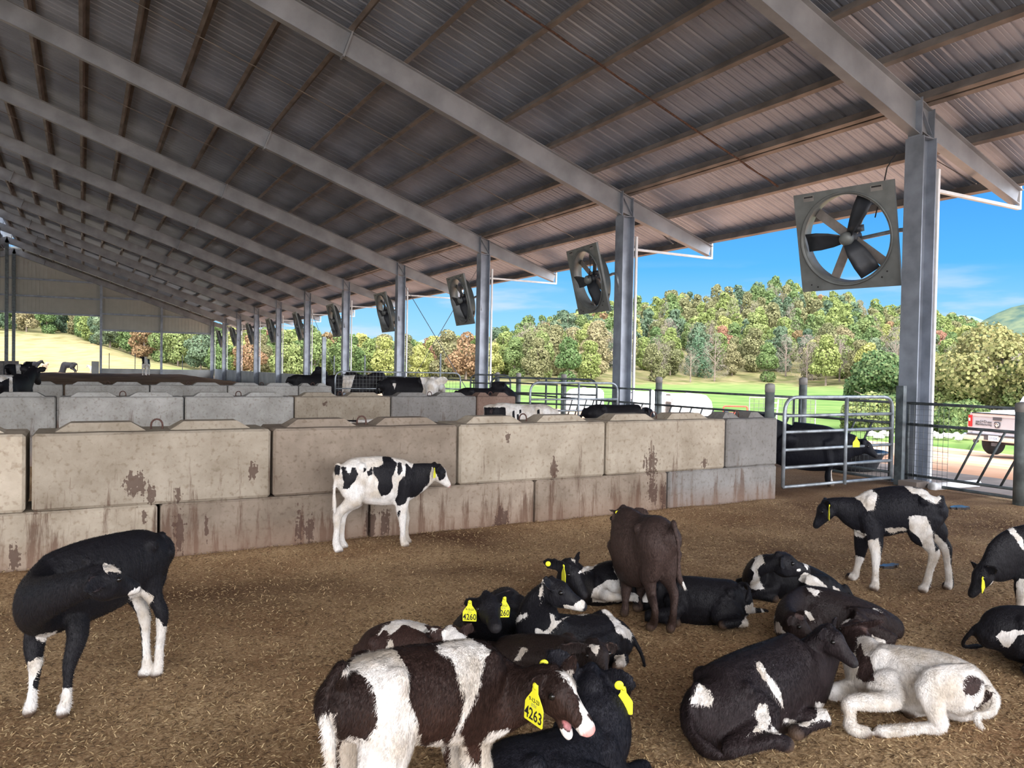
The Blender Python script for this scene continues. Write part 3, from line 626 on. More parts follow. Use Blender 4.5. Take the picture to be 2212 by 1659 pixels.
# =============== fans ===============
def fan_build():
    R = .66; S = .765
    root = bpy.data.objects.new('barn_fan', None); COL.objects.link(root); root.empty_display_size = .1
    def par(mb, nm, m, smooth=False):
        o = mb.build(nm, M[m], smooth=smooth); o.parent = root; return o
    # local: panel in x (width) - z (height), faces -y
    n = 72; mb = MB(); vs = []; t = .025
    for yy in (-t, t):
        for i in range(n):
            a = 2*math.pi*i/n; c_, s_ = math.cos(a), math.sin(a); k = S/max(abs(c_), abs(s_)); vs.append((c_*k, yy, s_*k))
        for i in range(n):
            a = 2*math.pi*i/n; vs.append((math.cos(a)*R, yy, math.sin(a)*R))
    fs = []
    for i in range(n):
        j = (i+1) % n
        fs += [(i, j, n+j, n+i), (2*n+i, 3*n+i, 3*n+j, 2*n+j), (i, 2*n+i, 2*n+j, j)]
    mb.add(vs, fs); par(mb, 'panel', 'fanpanel')
    mb = MB(); vs = []
    for rr_, yy in ((R+.035, -.06), (R, -.01), (R, .20), (R+.02, .20), (R+.02, .0), (R+.05, -.05)):
        for i in range(n): a = 2*math.pi*i/n; vs.append((math.cos(a)*rr_, yy, math.sin(a)*rr_))
    fs = [(q*n+i, ((q+1) % 6)*n+i, ((q+1) % 6)*n+(i+1) % n, q*n+(i+1) % n) for q in range(6) for i in range(n)]
    mb.add(vs, fs); par(mb, 'orifice_ring', 'fanpanel', True)
    for k in range(3):
        a = math.radians(180-120*k); d = Vector((math.cos(a), 0, math.sin(a))); s = Vector((-d.z, 0, d.x)); mb = MB(); vs = []
        for r_, w, tw in ((.08, .10, .75), (.25, .14, .6), (.45, .155, .42), (.635, .15, .32)):
            for e in (-1, -.5, 0, .5, 1):
                p = d*r_+s*(w*e*math.cos(tw))+Vector((0, 1, 0))*(w*e*math.sin(tw)+.02*(1-e*e)); vs.append(p)
        m_ = len(vs); vs += [v+Vector((0, .006, 0)) for v in vs]; fs = []
        for i in range(3):
            for j in range(4):
                q = i*5+j; fs += [(q, q+1, q+6, q+5), (m_+q, m_+q+5, m_+q+6, m_+q+1)]
        edge = [0, 1, 2, 3, 4, 9, 14, 19, 18, 17, 16, 15, 10, 5]
        for i in range(len(edge)): fs.append((edge[i], m_+edge[i], m_+edge[(i+1) % 14], edge[(i+1) % 14]))
        mb.add([v+Vector((0, .02, 0)) for v in vs], fs); par(mb, 'blade', 'blade', True)
    mb = MB(); mb.lathe([(.02, -.07), (.07, -.065), (.10, -.03), (.105, .04), (.06, .05)], (0, 0, 0), 24, (0, 1, 0)); par(mb, 'hub', 'fanpanel', True)
    mb = MB(); mb.lathe([(.03, .06), (.10, .07), (.11, .12), (.11, .30), (.08, .33), (.02, .34)], (0, 0, 0), 20, (0, 1, 0)); mb.box((.10, .2, .12), (.13, .14, .1)); par(mb, 'motor', 'blade', True)
    for a in (math.radians(-42), math.radians(63)):
        d = Vector((math.cos(a), 0, math.sin(a))); mb = MB(); mb.bar(d*-.70+Vector((0, .17, 0)), d*.70+Vector((0, .17, 0)), .02, .14, d.cross(Vector((0, 1, 0)))); par(mb, 'cross_strut', 'strut')
    mb = MB(); mb.tube(bend([(0, .3, -.05), (.70, .3, .02), (.92, .25, -.02), (.98, .2, -.42)], .14), .032, 12); par(mb, 'mount_arm', 'pipe', True)
    for x_, z_ in ((-.52, .70), (.52, .70)):
        q = par(MB().box((x_, -.028, z_-.02), (.17, .006, .085)), 'maker_label', 'cap')
        mb = MB(); mb.box((x_, -.033, z_+.002), (.14, .004, .022))
        e = par(mb, 'label_print', 'ink'); e.parent = q
    for x_, z_ in ((-.6, -.66), (.5, -.62), (.58, -.54), (-.5, -.7)):
        par(MB().lathe([(.012, 0), (.012, .008)], (x_, -.033, z_), 8, (0, 1, 0)), 'bolt', 'ink')
    return root
def copy_tree(o, parent=None):
    c = o.copy(); COL.objects.link(c)
    if parent is not None: c.parent = parent
    for ch in list(o.children): copy_tree(ch, c)
    return c
fan0 = fan_build()
for k in range(0, NB):
    f = fan0 if k == 0 else copy_tree(fan0)
    # panel lies roughly along the barn, its face leaning down into the pens
    tilt = math.radians(14)
    az = math.radians(-12 if k == 0 else 8 if k == 1 else 4)
    ex = Vector((-math.sin(az), -math.cos(az), 0))     # local x: towards the column (-Y world)
    nrm = Vector((-ex.y*-1, 0, 0))
    fy = Vector((0, 0, 1)).cross(ex)                                             # local y (back of the fan), horizontal
    if fy.x < 0: fy = -fy
    fz = Vector((0, 0, 1))
    fy2 = (fy*math.cos(tilt)+fz*math.sin(tilt)); fz2 = (fz*math.cos(tilt)-fy*math.sin(tilt))
    pos = Vector((CW-.30, T0+BAY*k+1.05, 3.86))
    rz = (0, 0, -.02, .02, 0, -.04, .03, 0, .03, 0)[k]
    Mx = Matrix(((ex.x, fy2.x, fz2.x, 0), (ex.y, fy2.y, fz2.y, 0), (ex.z, fy2.z, fz2.z, 0), (0, 0, 0, 1)))
    f.matrix_world = Matrix.Translation(pos) @ Matrix.Rotation(rz, 4, 'Z') @ Mx @ Matrix.Scale(1.07, 4)
    f['label'] = 'square grey barn fan hung beside the %s column from the camera' % ORD[k]; f['category'] = 'fan'; f['group'] = 'circulation fans along the open side'
cord = MB().tube([(CW-.17, T0+.28, 5.1), (CW-.16, T0+.45, 4.9), (CW-.2, T0+.5, 4.5), (CW-.24, T0+.55, 4.25), (CW-.18, T0+.62, 4.15)], .010, 6).build('power_cord', M['ink'], smooth=True)
tag(cord, 'black power cord hanging from the rafter to the nearest fan', 'cord')
# =============== hills, fields, trees ===============
def lerp_tab(tab, x):
    for (a, *va), (b, *vb) in zip(tab, tab[1:]):
        if x <= b:
            s = max(0, (x-a)/(b-a)); s = s*s*(3-2*s) if False else s
            return [p+(q-p)*s for p, q in zip(va, vb)]
    return tab[-1][1:]
# azimuth (as photo px), wooded skyline y, ridge distance, wood edge distance, ground height at wood edge
TAB = [(-900, 640, 330, 190, 9), (0, 628, 330, 185, 8.4), (150, 640, 320, 185, 7.6), (300, 690, 300, 150, 2), (460, 702, 300, 140, -.5), (560, 712, 300, 140, -.5), (640, 722, 300, 140, -1), (700, 735, 320, 150, -1), (780, 752, 330, 150, -1),
       (900, 745, 320, 150, -1), (1010, 742, 300, 150, -1), (1070, 722, 290, 140, -1), (1130, 690, 290, 130, -1), (1230, 668, 300, 130, -1), (1360, 645, 300, 150, -1), (1450, 622, 310, 160, -1),
       (1520, 632, 310, 165, -1), (1570, 612, 310, 165, -1), (1690, 602, 320, 165, -1), (1750, 620, 320, 160, -1), (1850, 642, 320, 150, -1), (1930, 658, 320, 140, -1), (2030, 668, 320, 120, -1.2), (2090, 690, 320, 110, -1.2), (2150, 735, 320, 110, -1.2), (2400, 760, 320, 110, -1.2), (3200, 760, 320, 110, -1.2)]
hor = lambda px: 796+.0185*(px-1106)
def terr(px, Z, trees=True):
    y, Zr, Zf, zf = lerp_tab(TAB, px)
    top = 1.65+(hor(px)-y)/F_*Zr-9.5
    if Z <= Zf:
        s = max(0, (Z-95)/(Zf-95)) if zf > 0 else 1
        return zf*s*s+(-1)*(1-s*s) if zf > 0 else -1+(zf+1)*max(0, (Z-40)/(Zf-40))
    if Z <= Zr: s = (Z-Zf)/(Zr-Zf); return zf+(top-zf)*(s**1.15)
    return top-(Z-Zr)*.12
def tmat():
    m, nt, N, L, b = nodes('countryside')
    tc = N.new('ShaderNodeTexCoord'); at = N.new('ShaderNodeAttribute'); at.attribute_name = 'zone'
    n = N.new('ShaderNodeTexNoise'); n.inputs['Scale'].default_value = .35; n.inputs['Detail'].default_value = 6; L.new(tc.outputs['Object'], n.inputs[0])
    sp = N.new('ShaderNodeSeparateColor'); L.new(at.outputs['Color'], sp.inputs[0])
    def rp(a, b_):
        r = N.new('ShaderNodeValToRGB'); L.new(n.outputs[0], r.inputs[0]); r.color_ramp.elements[0].position = .35; r.color_ramp.elements[0].color = (*a, 1); r.color_ramp.elements[1].position = .65; r.color_ramp.elements[1].color = (*b_, 1); return r
    g = rp((.085, .16, .04), (.15, .215, .065)); d = rp((.22, .175, .085), (.32, .255, .13)); w = rp((.10, .11, .04), (.22, .19, .10))
    m1 = N.new('ShaderNodeMixRGB'); L.new(sp.outputs[0], m1.inputs[0]); L.new(g.outputs[0], m1.inputs[1]); L.new(d.outputs[0], m1.inputs[2])
    m2 = N.new('ShaderNodeMixRGB'); L.new(sp.outputs[1], m2.inputs[0]); L.new(m1.outputs[0], m2.inputs[1]); L.new(w.outputs[0], m2.inputs[2])
    L.new(m2.outputs[0], b.inputs['Base Color']); b.inputs['Roughness'].default_value = 1; b.inputs['Specular IOR Level'].default_value = .1
    return m
def terrain():
    pxs = [float(v) for v in np.arange(-900, 3201, 25)]; Zs = [22, 26, 30, 35, 42, 50, 60, 72, 85, 95, 105, 112, 120, 130, 140, 150, 160, 170, 185, 200, 220, 240, 260, 280, 300, 320, 340, 380, 450]
    vs = []; z_ = []
    for Z in Zs:
        for px in pxs:
            x, y = cg((px-1106)/F_*Z, Z); h = terr(px, Z)
            if x < 26 and y < YEND+19: h = -2.5
            elif x < 40 and Z < 80: h = max(-1, outz(x)) - .02
            vs.append((x, y, h)); Zf = lerp_tab(TAB, px)[2]
            z_.append((max(0, min(1, (420-px)/150)) if px < 500 else (1 if x < 30 and y > 60 else .15*(Z > 120)), 1.0 if Z > Zf-3 else 0, 0, 1))
    nx = len(pxs); fs = [(j*nx+i, j*nx+i+1, (j+1)*nx+i+1, (j+1)*nx+i) for j in range(len(Zs)-1) for i in range(nx-1)]
    o = MB().add(vs, fs).build('countryside', tmat(), smooth=True, kind='structure')
    a = o.data.color_attributes.new('zone', 'FLOAT_COLOR', 'POINT'); a.data.foreach_set('color', [c for q in z_ for c in q])
    o['label'] = 'green fields and wooded hillside beyond the barn'
terrain()
# far mountains
def ridge(name, pts, Z, base, m, lab, depthk=500):
    vs = []; n = len(pts)
    for px, y in pts:
        for dz, k in ((-.35, 0), (-.15, .6), (0, 1), (.3, 0)):
            ZZ = Z*(1+dz); x_, y_ = cg((px-1106)/F_*Z*(1+dz*.3), ZZ); h = base+(1.65+(hor(px)-y)/F_*Z-base)*k
            vs.append((x_, y_, h))
    fs = [(i*4+j, (i+1)*4+j, (i+1)*4+j+1, i*4+j+1) for i in range(n-1) for j in range(3)]
    o = MB().add(vs, fs).build(name, m, smooth=True, kind='structure'); o['label'] = lab
M['mtn'] = mat('haze_blue_mountain', (.16, .26, .42), 1, 0, .08, .002, spec=0)  # distance haze painted in as a blue base colour
M['fhill'] = mat('far_wooded_hill', (.05, .09, .08), 1, 0, .35, .06, col2=(.13, .16, .10), spec=0, detail=8)
ridge('far_mountains', [(300, 775), (500, 770), (640, 762), (740, 750), (790, 740), (820, 737), (850, 748), (880, 744), (920, 731), (950, 742), (990, 745), (1040, 738), (1120, 742), (1400, 760), (1800, 770), (1990, 700), (2070, 680), (2100, 684), (2130, 696), (2300, 740)], 3200, -40, M['mtn'], 'haze-blue mountains on the horizon')
ridge('far_hill', [(2050, 760), (2090, 715), (2120, 692), (2150, 676), (2180, 664), (2210, 657), (2260, 640), (2400, 620), (2700, 660), (3000, 760)], 900, -20, M['fhill'], 'wooded hill far off at the right edge')

def leafmat(name, c1, c2, trans=.25):
    m, nt, N, L, b = nodes(name); g = N.new('ShaderNodeNewGeometry'); oi = N.new('ShaderNodeObjectInfo')
    r = N.new('ShaderNodeValToRGB'); r.color_ramp.elements[0].color = (*c1, 1); r.color_ramp.elements[1].color = (*c2, 1); L.new(g.outputs['Random Per Island'], r.inputs[0])
    hs = N.new('ShaderNodeHueSaturation'); L.new(r.outputs[0], hs.inputs['Color'])
    mr = N.new('ShaderNodeMapRange'); L.new(oi.outputs['Random'], mr.inputs[0]); mr.inputs[3].default_value = .465; mr.inputs[4].default_value = .53; L.new(mr.outputs[0], hs.inputs['Hue'])
    mv = N.new('ShaderNodeMapRange'); L.new(oi.outputs['Random'], mv.inputs[0]); mv.inputs[3].default_value = 1.2; mv.inputs[4].default_value = .75; L.new(mv.outputs[0], hs.inputs['Value'])
    L.new(hs.outputs[0], b.inputs['Base Color']); b.inputs['Roughness'].default_value = .8; b.inputs['Specular IOR Level'].default_value = .15
    tr = N.new('ShaderNodeBsdfTranslucent'); L.new(hs.outputs[0], tr.inputs[0]); mx = N.new('ShaderNodeMixShader'); mx.inputs[0].default_value = trans
    L.new(b.outputs[0], mx.inputs[1]); L.new(tr.outputs[0], mx.inputs[2]); L.new(mx.outputs[0], N['Material Output'].inputs[0])
    return m
M['bark'] = mat('bark', (.20, .16, .13), .95, 0, .3, 3)
def leaves(puffs, n, size, seed, thin=1.0, cone=False):
    R = np.random.default_rng(seed); P_ = np.array([p[:3] for p in puffs]); r_ = np.array([p[3] for p in puffs]); pr = r_**2/np.sum(r_**2)
    idx = R.choice(len(puffs), n, p=pr); d = R.normal(size=(n, 3)); d /= np.linalg.norm(d, axis=1)[:, None]
    pos = P_[idx]+d*(r_[idx]*R.uniform(.78, 1.08, n))[:, None]*np.array([1, 1, .85])
    dist = np.linalg.norm((pos[:, None]-P_[None])/np.array([1, 1, .85]), axis=2)/r_[None]; dist[np.arange(n), idx] = 2
    keep = dist.min(1) > .72; pos, d = pos[keep], d[keep]; n = len(pos)
    nr = d+R.normal(size=(n, 3))*.55; nr /= np.linalg.norm(nr, axis=1)[:, None]
    a = np.cross(nr, R.normal(size=(n, 3))); a /= np.linalg.norm(a, axis=1)[:, None]; b = np.cross(nr, a)
    s = size*R.uniform(.6, 1.3, n)[:, None]; v = np.zeros((n, 6, 3))
    for q, (u, w) in enumerate(((-1, 0), (-.4, -.8), (.5, -.75), (1, .1), (.45, .8), (-.5, .7))): v[:, q] = pos+a*s*u+b*s*w*thin+nr*s*(.2*(u*u+w*w))*-1
    f = np.arange(n*6)
    me = bpy.data.meshes.new('foliage'); me.vertices.add(n*6); me.vertices.foreach_set('co', v.ravel().astype(np.float32)); me.loops.add(n*6); me.loops.foreach_set('vertex_index', f.astype(np.int32))
    me.polygons.add(n); me.polygons.foreach_set('loop_start', (np.arange(n)*6).astype(np.int32)); me.update(); return me
def puffset(kind, seed, h=10.0):
    R = random.Random(seed); ps = []
    if kind == 'cone':
        for i in range(9):
            t = i/8; rr = (1-t)*2.3+.35
            for k in range(5 if t < .8 else 1):
                a = R.uniform(0, 6.28); ps.append((math.cos(a)*rr*.55, math.sin(a)*rr*.55, h*(.12+.86*t), rr*.6+.2))
    else:
        n = 13 if kind == 'round' else 15
        for i in range(n):
            t = R.uniform(0, 1); wr = (math.sin(math.pi*min(1, .18+t*.78)))*(3.3 if kind == 'round' else 2.3)
            a = R.uniform(0, 6.28); q = R.uniform(.3, .85)*wr
            ps.append((math.cos(a)*q, math.sin(a)*q, h*(.14+.78*t), R.uniform(1.1, 1.9)*(1-.25*t)))
        ps.append((0, 0, h*.55, 2.4)); ps.append((0, 0, h*.86, 1.2))
    return ps
KINDS = {  # name: (shape, colour 1, colour 2, label, leaves, size)
 'yg': ('tall', (.18, .22, .07), (.29, .33, .12), 'yellow-green broadleaf tree in sun on the wooded hillside', 3000, 0.21),
 'gr': ('round', (.11, .165, .06), (.19, .245, .10), 'mid-green rounded tree on the wooded hillside', 3000, 0.21),
 'ol': ('round', (.17, .17, .085), (.26, .25, .13), 'olive-brown turning tree on the wooded hillside', 3000, 0.20),
 'or': ('round', (.22, .135, .08), (.32, .205, .12), 'orange-red autumn tree among the green ones on the hillside', 2800, 0.20),
 'bg': ('round', (.09, .135, .085), (.14, .195, .12), 'dark blue-green tree on the wooded hillside', 3200, 0.21),
 'co': ('cone', (.07, .12, .085), (.11, .18, .12), 'blue-green conifer at the foot of the wooded hill', 3400, .17),
 'ba': ('tall', (.22, .19, .16), (.34, .30, .25), 'nearly bare grey-brown tree at the wood edge', 3000, .17)}
PROT = {}
for i, (k, (shp, c1, c2, lab, nl, sz)) in enumerate(KINDS.items()):
    mm = leafmat('leaf_'+lab.split()[0].replace('-', '_'), c1, c2)
    for v in range(2):
        ps = puffset(shp, 11*i+v+3); me = leaves(ps, int(nl*1.6), sz, 5*i+v, thin=(.12 if k == 'ba' else 1.0)); me.materials.append(mm)
        mb = MB(); mb.tube([(0, 0, -1), (.05, 0, 3), (.1, .05, 6.5), (.05, 0, 8.6)], [.20, .16, .10, .04], 6)
        R = random.Random(i*9+v)
        for q in range(10 if k == 'ba' else 5):
            a = R.uniform(0, 6.28); z = R.uniform(2.5, 6.5); l = R.uniform(1.5, 3)
            mb.tube([(.05, 0, z), (math.cos(a)*l*.5, math.sin(a)*l*.5, z+l*.5), (math.cos(a)*l, math.sin(a)*l, z+l*1.1)], [.08, .05, .02], 5)
        tr = bpy.data.meshes.new('trunk'); tr.from_pydata(mb.v, [], mb.f); tr.materials.append(M['bark']); PROT[k, v] = (me, tr)
def plant(k, v, loc, s, rz, lab, group, name='tree', sz=None):
    me, tr = PROT[k, v]; t = empty(name, loc, lab, 'tree', group); t.scale = (s, s, sz or s); t.rotation_euler = (0, 0, rz)
    f = bpy.data.objects.new('foliage', me); COL.objects.link(f); f.parent = t
    f = bpy.data.objects.new('trunk', tr); COL.objects.link(f); f.parent = t
    return t
def forest():
    R = random.Random(21); cand = []
    for i in range(12000):
        px = R.uniform(-250, 2330); Z = math.sqrt(R.uniform(105**2, 335**2)); y, Zr, Zf, zf = lerp_tab(TAB, px)
        if Z < Zf+R.uniform(0, 6) or Z > Zr+2: continue
        x, yy = cg((px-1106)/F_*Z, Z)
        if px < 150 and Z < 190: continue
        if any((x-a)**2+(yy-b)**2 < (4.6+.006*Z)**2 for a, b, *_ in cand[-2200:]): continue
        cand.append((x, yy, px, Z))
        if len(cand) > 1150: break
    cand.sort(key=lambda c: c[3]); out = []; rest = []
    for i, (x, y, px, Z) in enumerate(cand):
        q = R.random(); Zf = lerp_tab(TAB, px)[2]; edge = Z < Zf+14
        n_ = mnoise.noise(Vector((x*.02, y*.02, 5)))
        if px < 480: k = 'gr' if q < .45 else 'bg' if q < .7 else 'yg' if q < .82 else 'ol' if q < .97 else 'or'
        elif px < 1060: k = 'yg' if q < .4 else 'gr' if q < .65 else 'or' if q < .73 else 'ol' if q < .9 else 'bg'
        elif px < 1350: k = 'gr' if q < .2 else 'bg' if q < .36 else 'yg' if q < .58 else 'or' if q < .66 else 'ol' if q < .88 else 'ba'
        else: k = 'yg' if q < .34+n_*.3 else 'gr' if q < .52 else 'ol' if q < .78 else 'bg' if q < .87 else 'ba' if q < .96 else 'or'
        if edge and px > 1050: k = 'ba' if q < .42 else 'co' if q < .56 else 'yg' if q < .7 else 'ol' if q < .85 else 'gr'
        s = R.uniform(.8, 1.15)*(1.0 if px > 1060 else .95)
        (out if len(out) < 300 and 0 < px < 2212 else rest).append((k, i % 2, (x, y, terr(px, Z)-.3), s, R.uniform(0, 6.28)))
    GAPS = [(-9999, 'in the left opening'), (228, 'in the end wall opening'), (460, 'among the farthest columns'), (668, 'between columns five and six'), (747, 'between columns four and five'), (863, 'between columns three and four'), (1040, 'right of the third column'), (1130, 'midway between columns two and three'), (1230, 'left of the second column'), (1340, 'right of the second column'), (1440, 'above the white hutches'), (1540, 'left of the alley gate'), (1640, 'above the capped posts'), (1740, 'under the nearest fan'), (1850, 'left of the nearest column'), (1990, 'right of the nearest column'), (2090, 'above the pickup truck')]
    kn = {'yg': 'yellow-green tree', 'gr': 'mid-green rounded tree', 'ol': 'olive-brown tree', 'or': 'orange-red tree', 'bg': 'dark blue-green tree', 'co': 'dark conifer', 'ba': 'nearly bare tree'}
    byl = {}
    for q in out:
        px, py, Z = topx(Vector(q[2])); Zf = lerp_tab(TAB, px)[2]; h_ = 'at the wood edge' if Z < Zf+12 else 'low on the slope' if Z < Zf+35 else 'halfway up'
        byl.setdefault('%s %s, %s' % (kn[q[0]], h_, [n_ for x_, n_ in GAPS if px >= x_][-1]), []).append((px, q))
    for l_, qs in byl.items():
        qs.sort(key=lambda q: q[0])
        for i, (px, (k, v, loc, s, rz)) in enumerate(qs):
            pre = '' if len(qs) == 1 else 'leftmost ' if i == 0 else 'rightmost ' if i == len(qs)-1 else ORD[i]+'-from-left '
            plant(k, v, loc, s, rz, pre+l_, kn[k]+'s on the wooded hillside')
    # the rest of the wood: one uncountable mass
    by = {}
    for k, v, loc, s, rz in rest: by.setdefault((k, v), []).append((loc, s, rz))
    vs_all, loops, starts, mats, off, ms = [], [], [], [], 0, []
    for (k, v), L_ in by.items():
        me = PROT[k, v][0]; n = len(me.vertices); co = np.empty(n*3, np.float32); me.vertices.foreach_get('co', co); co = co.reshape(-1, 6, 3)[::3]*1.0
        cen = co.mean(1, keepdims=True); co = (cen+(co-cen)*1.6).reshape(-1, 3)
        if me.materials[0] not in ms: ms.append(me.materials[0])
        for loc, s, rz in L_:
            c_, s_ = math.cos(rz), math.sin(rz); q = co.copy(); q[:, 0] = (co[:, 0]*c_-co[:, 1]*s_)*s+loc[0]; q[:, 1] = (co[:, 0]*s_+co[:, 1]*c_)*s+loc[1]; q[:, 2] = co[:, 2]*s+loc[2]
            vs_all.append(q); mats.append(np.full(len(q)//6, ms.index(me.materials[0])))
    V = np.concatenate(vs_all); n = len(V); me = bpy.data.meshes.new('distant_wood'); me.vertices.add(n); me.vertices.foreach_set('co', V.ravel()); me.loops.add(n); me.loops.foreach_set('vertex_index', np.arange(n, dtype=np.int32))
    me.polygons.add(n//6); me.polygons.foreach_set('loop_start', (np.arange(n//6)*6).astype(np.int32)); me.polygons.foreach_set('material_index', np.concatenate(mats).astype(np.int32)); me.update()
    for m_ in ms: me.materials.append(m_)
    o = bpy.data.objects.new('distant_wood', me); COL.objects.link(o); tag(o, 'mixed autumn wood covering the rest of the hillside', 'trees', None, 'stuff')
forest()
# big leafy trees just past the yard on the right
def near_tree(px, Z, ytop, w, kind, seed, lab, c1, c2, zb_=-1.2):
    x, y = cg((px-1106)/F_*Z, Z); h = 1.65+(hor(px)-ytop)/F_*Z-zb_; R = random.Random(seed); ps = []
    for i in range(34):
        t = R.uniform(0, 1); wr = math.sin(math.pi*(.2+.72*t))**.7*w*.5; a = R.uniform(0, 6.28); q = wr*R.uniform(.35, .95)
        ps.append((math.cos(a)*q, math.sin(a)*q, h*(.1+.80*t), R.uniform(.10, .17)*w+.2))
    ps.append((0, 0, h*.5, w*.3)); ps.append((0, 0, h-.6, .6))
    me = leaves(ps, 26000, .085, seed); me.materials.append(leafmat('leaf_near_%d' % seed, c1, c2))
    t = empty('tree', (x, y, zb_), lab, 'tree', 'leafy trees beside the yard')
    o = bpy.data.objects.new('foliage', me); COL.objects.link(o); o.parent = t
    mb = MB(); mb.tube([(0, 0, -.3), (.1, 0, h*.4), (0, .1, h*.8)], [.22, .15, .05], 8)
    for q in range(7):
        a = R.uniform(0, 6.28); z = R.uniform(.15, .6)*h; l = w*.4; mb.tube([(0, 0, z), (math.cos(a)*l*.5, math.sin(a)*l*.5, z+l*.4), (math.cos(a)*l, math.sin(a)*l, z+l*.6)], [.09, .06, .02], 6)
    o = mb.build('trunk', M['bark']); o.parent = t
GC1, GC2 = (.20, .24, .08), (.40, .40, .14)
near_tree(2165, 40, 708, 6.4, 0, 41, 'large olive-green leafy tree behind the pickup truck', (.12, .15, .06), (.24, .245, .10))
near_tree(1905, 44, 770, 4.0, 0, 42, 'green bushy tree left of the first column', (.09, .15, .06), (.24, .28, .12))
near_tree(2030, 42, 812, 4.2, 0, 43, 'low green bushy tree between the first column and the pickup truck', (.10, .16, .05), (.26, .29, .12))
near_tree(2290, 38, 740, 5, 0, 44, 'leafy tree cut by the right picture edge', (.12, .15, .05), (.30, .30, .12))
near_tree(1975, 50, 800, 4, 0, 45, 'green bushy tree directly behind the first column', (.10, .15, .06), (.26, .28, .11))
near_tree(2085, 36, 880, 2.6, 0, 46, 'small low bush at the yard edge by the truck', (.10, .16, .06), (.25, .29, .11))
near_tree(1880, 37, 860, 2.4, 0, 47, 'small low bush at the yard edge left of the first column', (.10, .16, .06), (.25, .29, .11))

# calf hutches
def hutch(px, Z, rz, lab, s=1.0):
    x, y = cg((px-1106)/F_*Z, Z); zb_ = outz(x); t = empty('calf_hutch', (x, y, zb_), lab, 'calf hutch', 'white calf hutches')
    prof = [(-.62, 0), (-.66, .25), (-.60, .95), (-.45, 1.28), (-.2, 1.40), (.2, 1.40), (.45, 1.28), (.60, .95), (.66, .25), (.62, 0)]
    mb = MB(); xs_ = [(-1.08, .0, 1.0), (-1.05, 1.0, 1.0), (-.4, 1.02, 1.0), (.3, 1.02, 1.0), (.9, .93, .93), (1.12, .6, .6)]
    vs = [(a*s, y_*k*s, z_*k2*s) for a, k, k2 in [(-1.05, .97, .97), (-1.0, 1, 1), (-.45, 1, 1), (-.42, .96, .97), (-.3, .96, .97), (-.27, 1, 1), (.35, 1, 1), (.38, .96, .97), (.5, .96, .97), (.53, .99, .99), (.85, .94, .95), (1.05, .8, .82), (1.12, .5, .55)] for y_, z_ in prof]
    k = len(prof); m_ = 13; fs = [(i*k+j, i*k+j+1, (i+1)*k+j+1, (i+1)*k+j) for i in range(m_-1) for j in range(k-1)]+[tuple(range((m_-1)*k, m_*k))]
    # front wall with doorway
    mb.add(vs, fs)
    fx = -1.02*s
    for ya, yb_, za, zb2 in ((-.62, -.3, 0, 1.2), (.3, .62, 0, 1.2), (-.5, .5, 1.0, 1.3)): mb.box((fx, (ya+yb_)/2*s, (za+zb2)/2*s), (.04, (yb_-ya)*s, (zb2-za)*s))
    o = mb.build('hutch_shell', M['white_plastic'], smooth=False); o.parent = t
    o = MB().lathe([(.14, 0), (.14, .06), (.08, .09)], (0, 0, 1.39*s), 14).build('roof_vent', M['cap']); o.parent = t
    mb = MB()
    for i in range(9): mb.bar((fx-.05, -.3+.075*i, 0), (fx-.05, -.3+.075*i, .95), .012, .012)
    for z in (.3, .6, .95): mb.bar((fx-.05, -.3, z), (fx-.05, .3, z), .012, .012)
    o = mb.build('wire_door', M['darksteel']); o.parent = t
    t.rotation_euler = (0, 0, rz)
hutch(1408, 39, math.radians(-20), 'white plastic calf hutch nearest the second column, left of the pair')
hutch(1487, 37, math.radians(-14), 'white plastic calf hutch on the right of the pair beyond the feed fence')
hutch(1262, 47, math.radians(170), 'white plastic calf hutch with a wire door, left of the second column')
# red spreader, yellow-white pen ladder, red barrel
def small(px, py, Z): 
    x, y = cg((px-1106)/F_*Z, Z); return Vector((x, y, 1.65+(hor(px)-py)/F_*Z))
M['red'] = mat('red_paint', (.55, .07, .04), .5, 0, .15)
g0 = small(1590, 905, 38); g0.z = outz(g0.x)
t = empty('farm_trailer', g0, 'small red farm cart with two dark wheels on the grass', 'cart')
for dy in (-.45, .45): MB().lathe([(.12, -.08), (.34, -.08), (.36, 0), (.34, .08), (.12, .08)], g0+Vector((dy*.87, -dy*.48, .36)), 20, (.87, -.48, 0)).build('wheel', M['blade'], t)
mb = MB(); mb.tube(bend([g0+Vector((-.5, .3, .25)), g0+Vector((-.5, .3, .95)), g0+Vector((.5, -.3, .95)), g0+Vector((.5, -.3, .25))], .1), .04, 8); mb.box(g0+Vector((0, 0, .5)), (.8, .5, .3)); mb.build('cart_frame', M['red'], t)
g0 = small(1693, 900, 30); g0.z = outz(g0.x)
t = empty('wire_pen', g0, 'wire mesh pen panel with a grey top rail standing on the grass', 'pen panel')
mb = MB()
for i in range(15): mb.bar(g0+Vector((-1.2+i*.16, .6-i*.09, 0)), g0+Vector((-1.2+i*.16, .6-i*.09, 1.35)), .01, .01)
for i in range(9): mb.bar(g0+Vector((-1.2, .6, .16*i+.05)), g0+Vector((1.04, -.66, .16*i+.05)), .01, .01)
mb.build('mesh_panel', M['mesh'], t)
MB().tube([g0+Vector((-1.2, .6, 0)), g0+Vector((-1.2, .6, 1.4)), g0+Vector((1.04, -.66, 1.4)), g0+Vector((1.04, -.66, 0))], .03, 8).build('pen_frame', M['pipe'], t)
g0 = small(1655, 900, 30); g0.z = outz(g0.x)
t = empty('ladder', g0, 'white ladder leaning against the wire pen panel', 'ladder'); e1 = Vector((.35, -.2, 0))
for s in (0, 1): MB().bar(g0+e1*s, g0+e1*s+Vector((.12, 0, 1.3)), .05, .03).build('stile', M['white_plastic'], t)
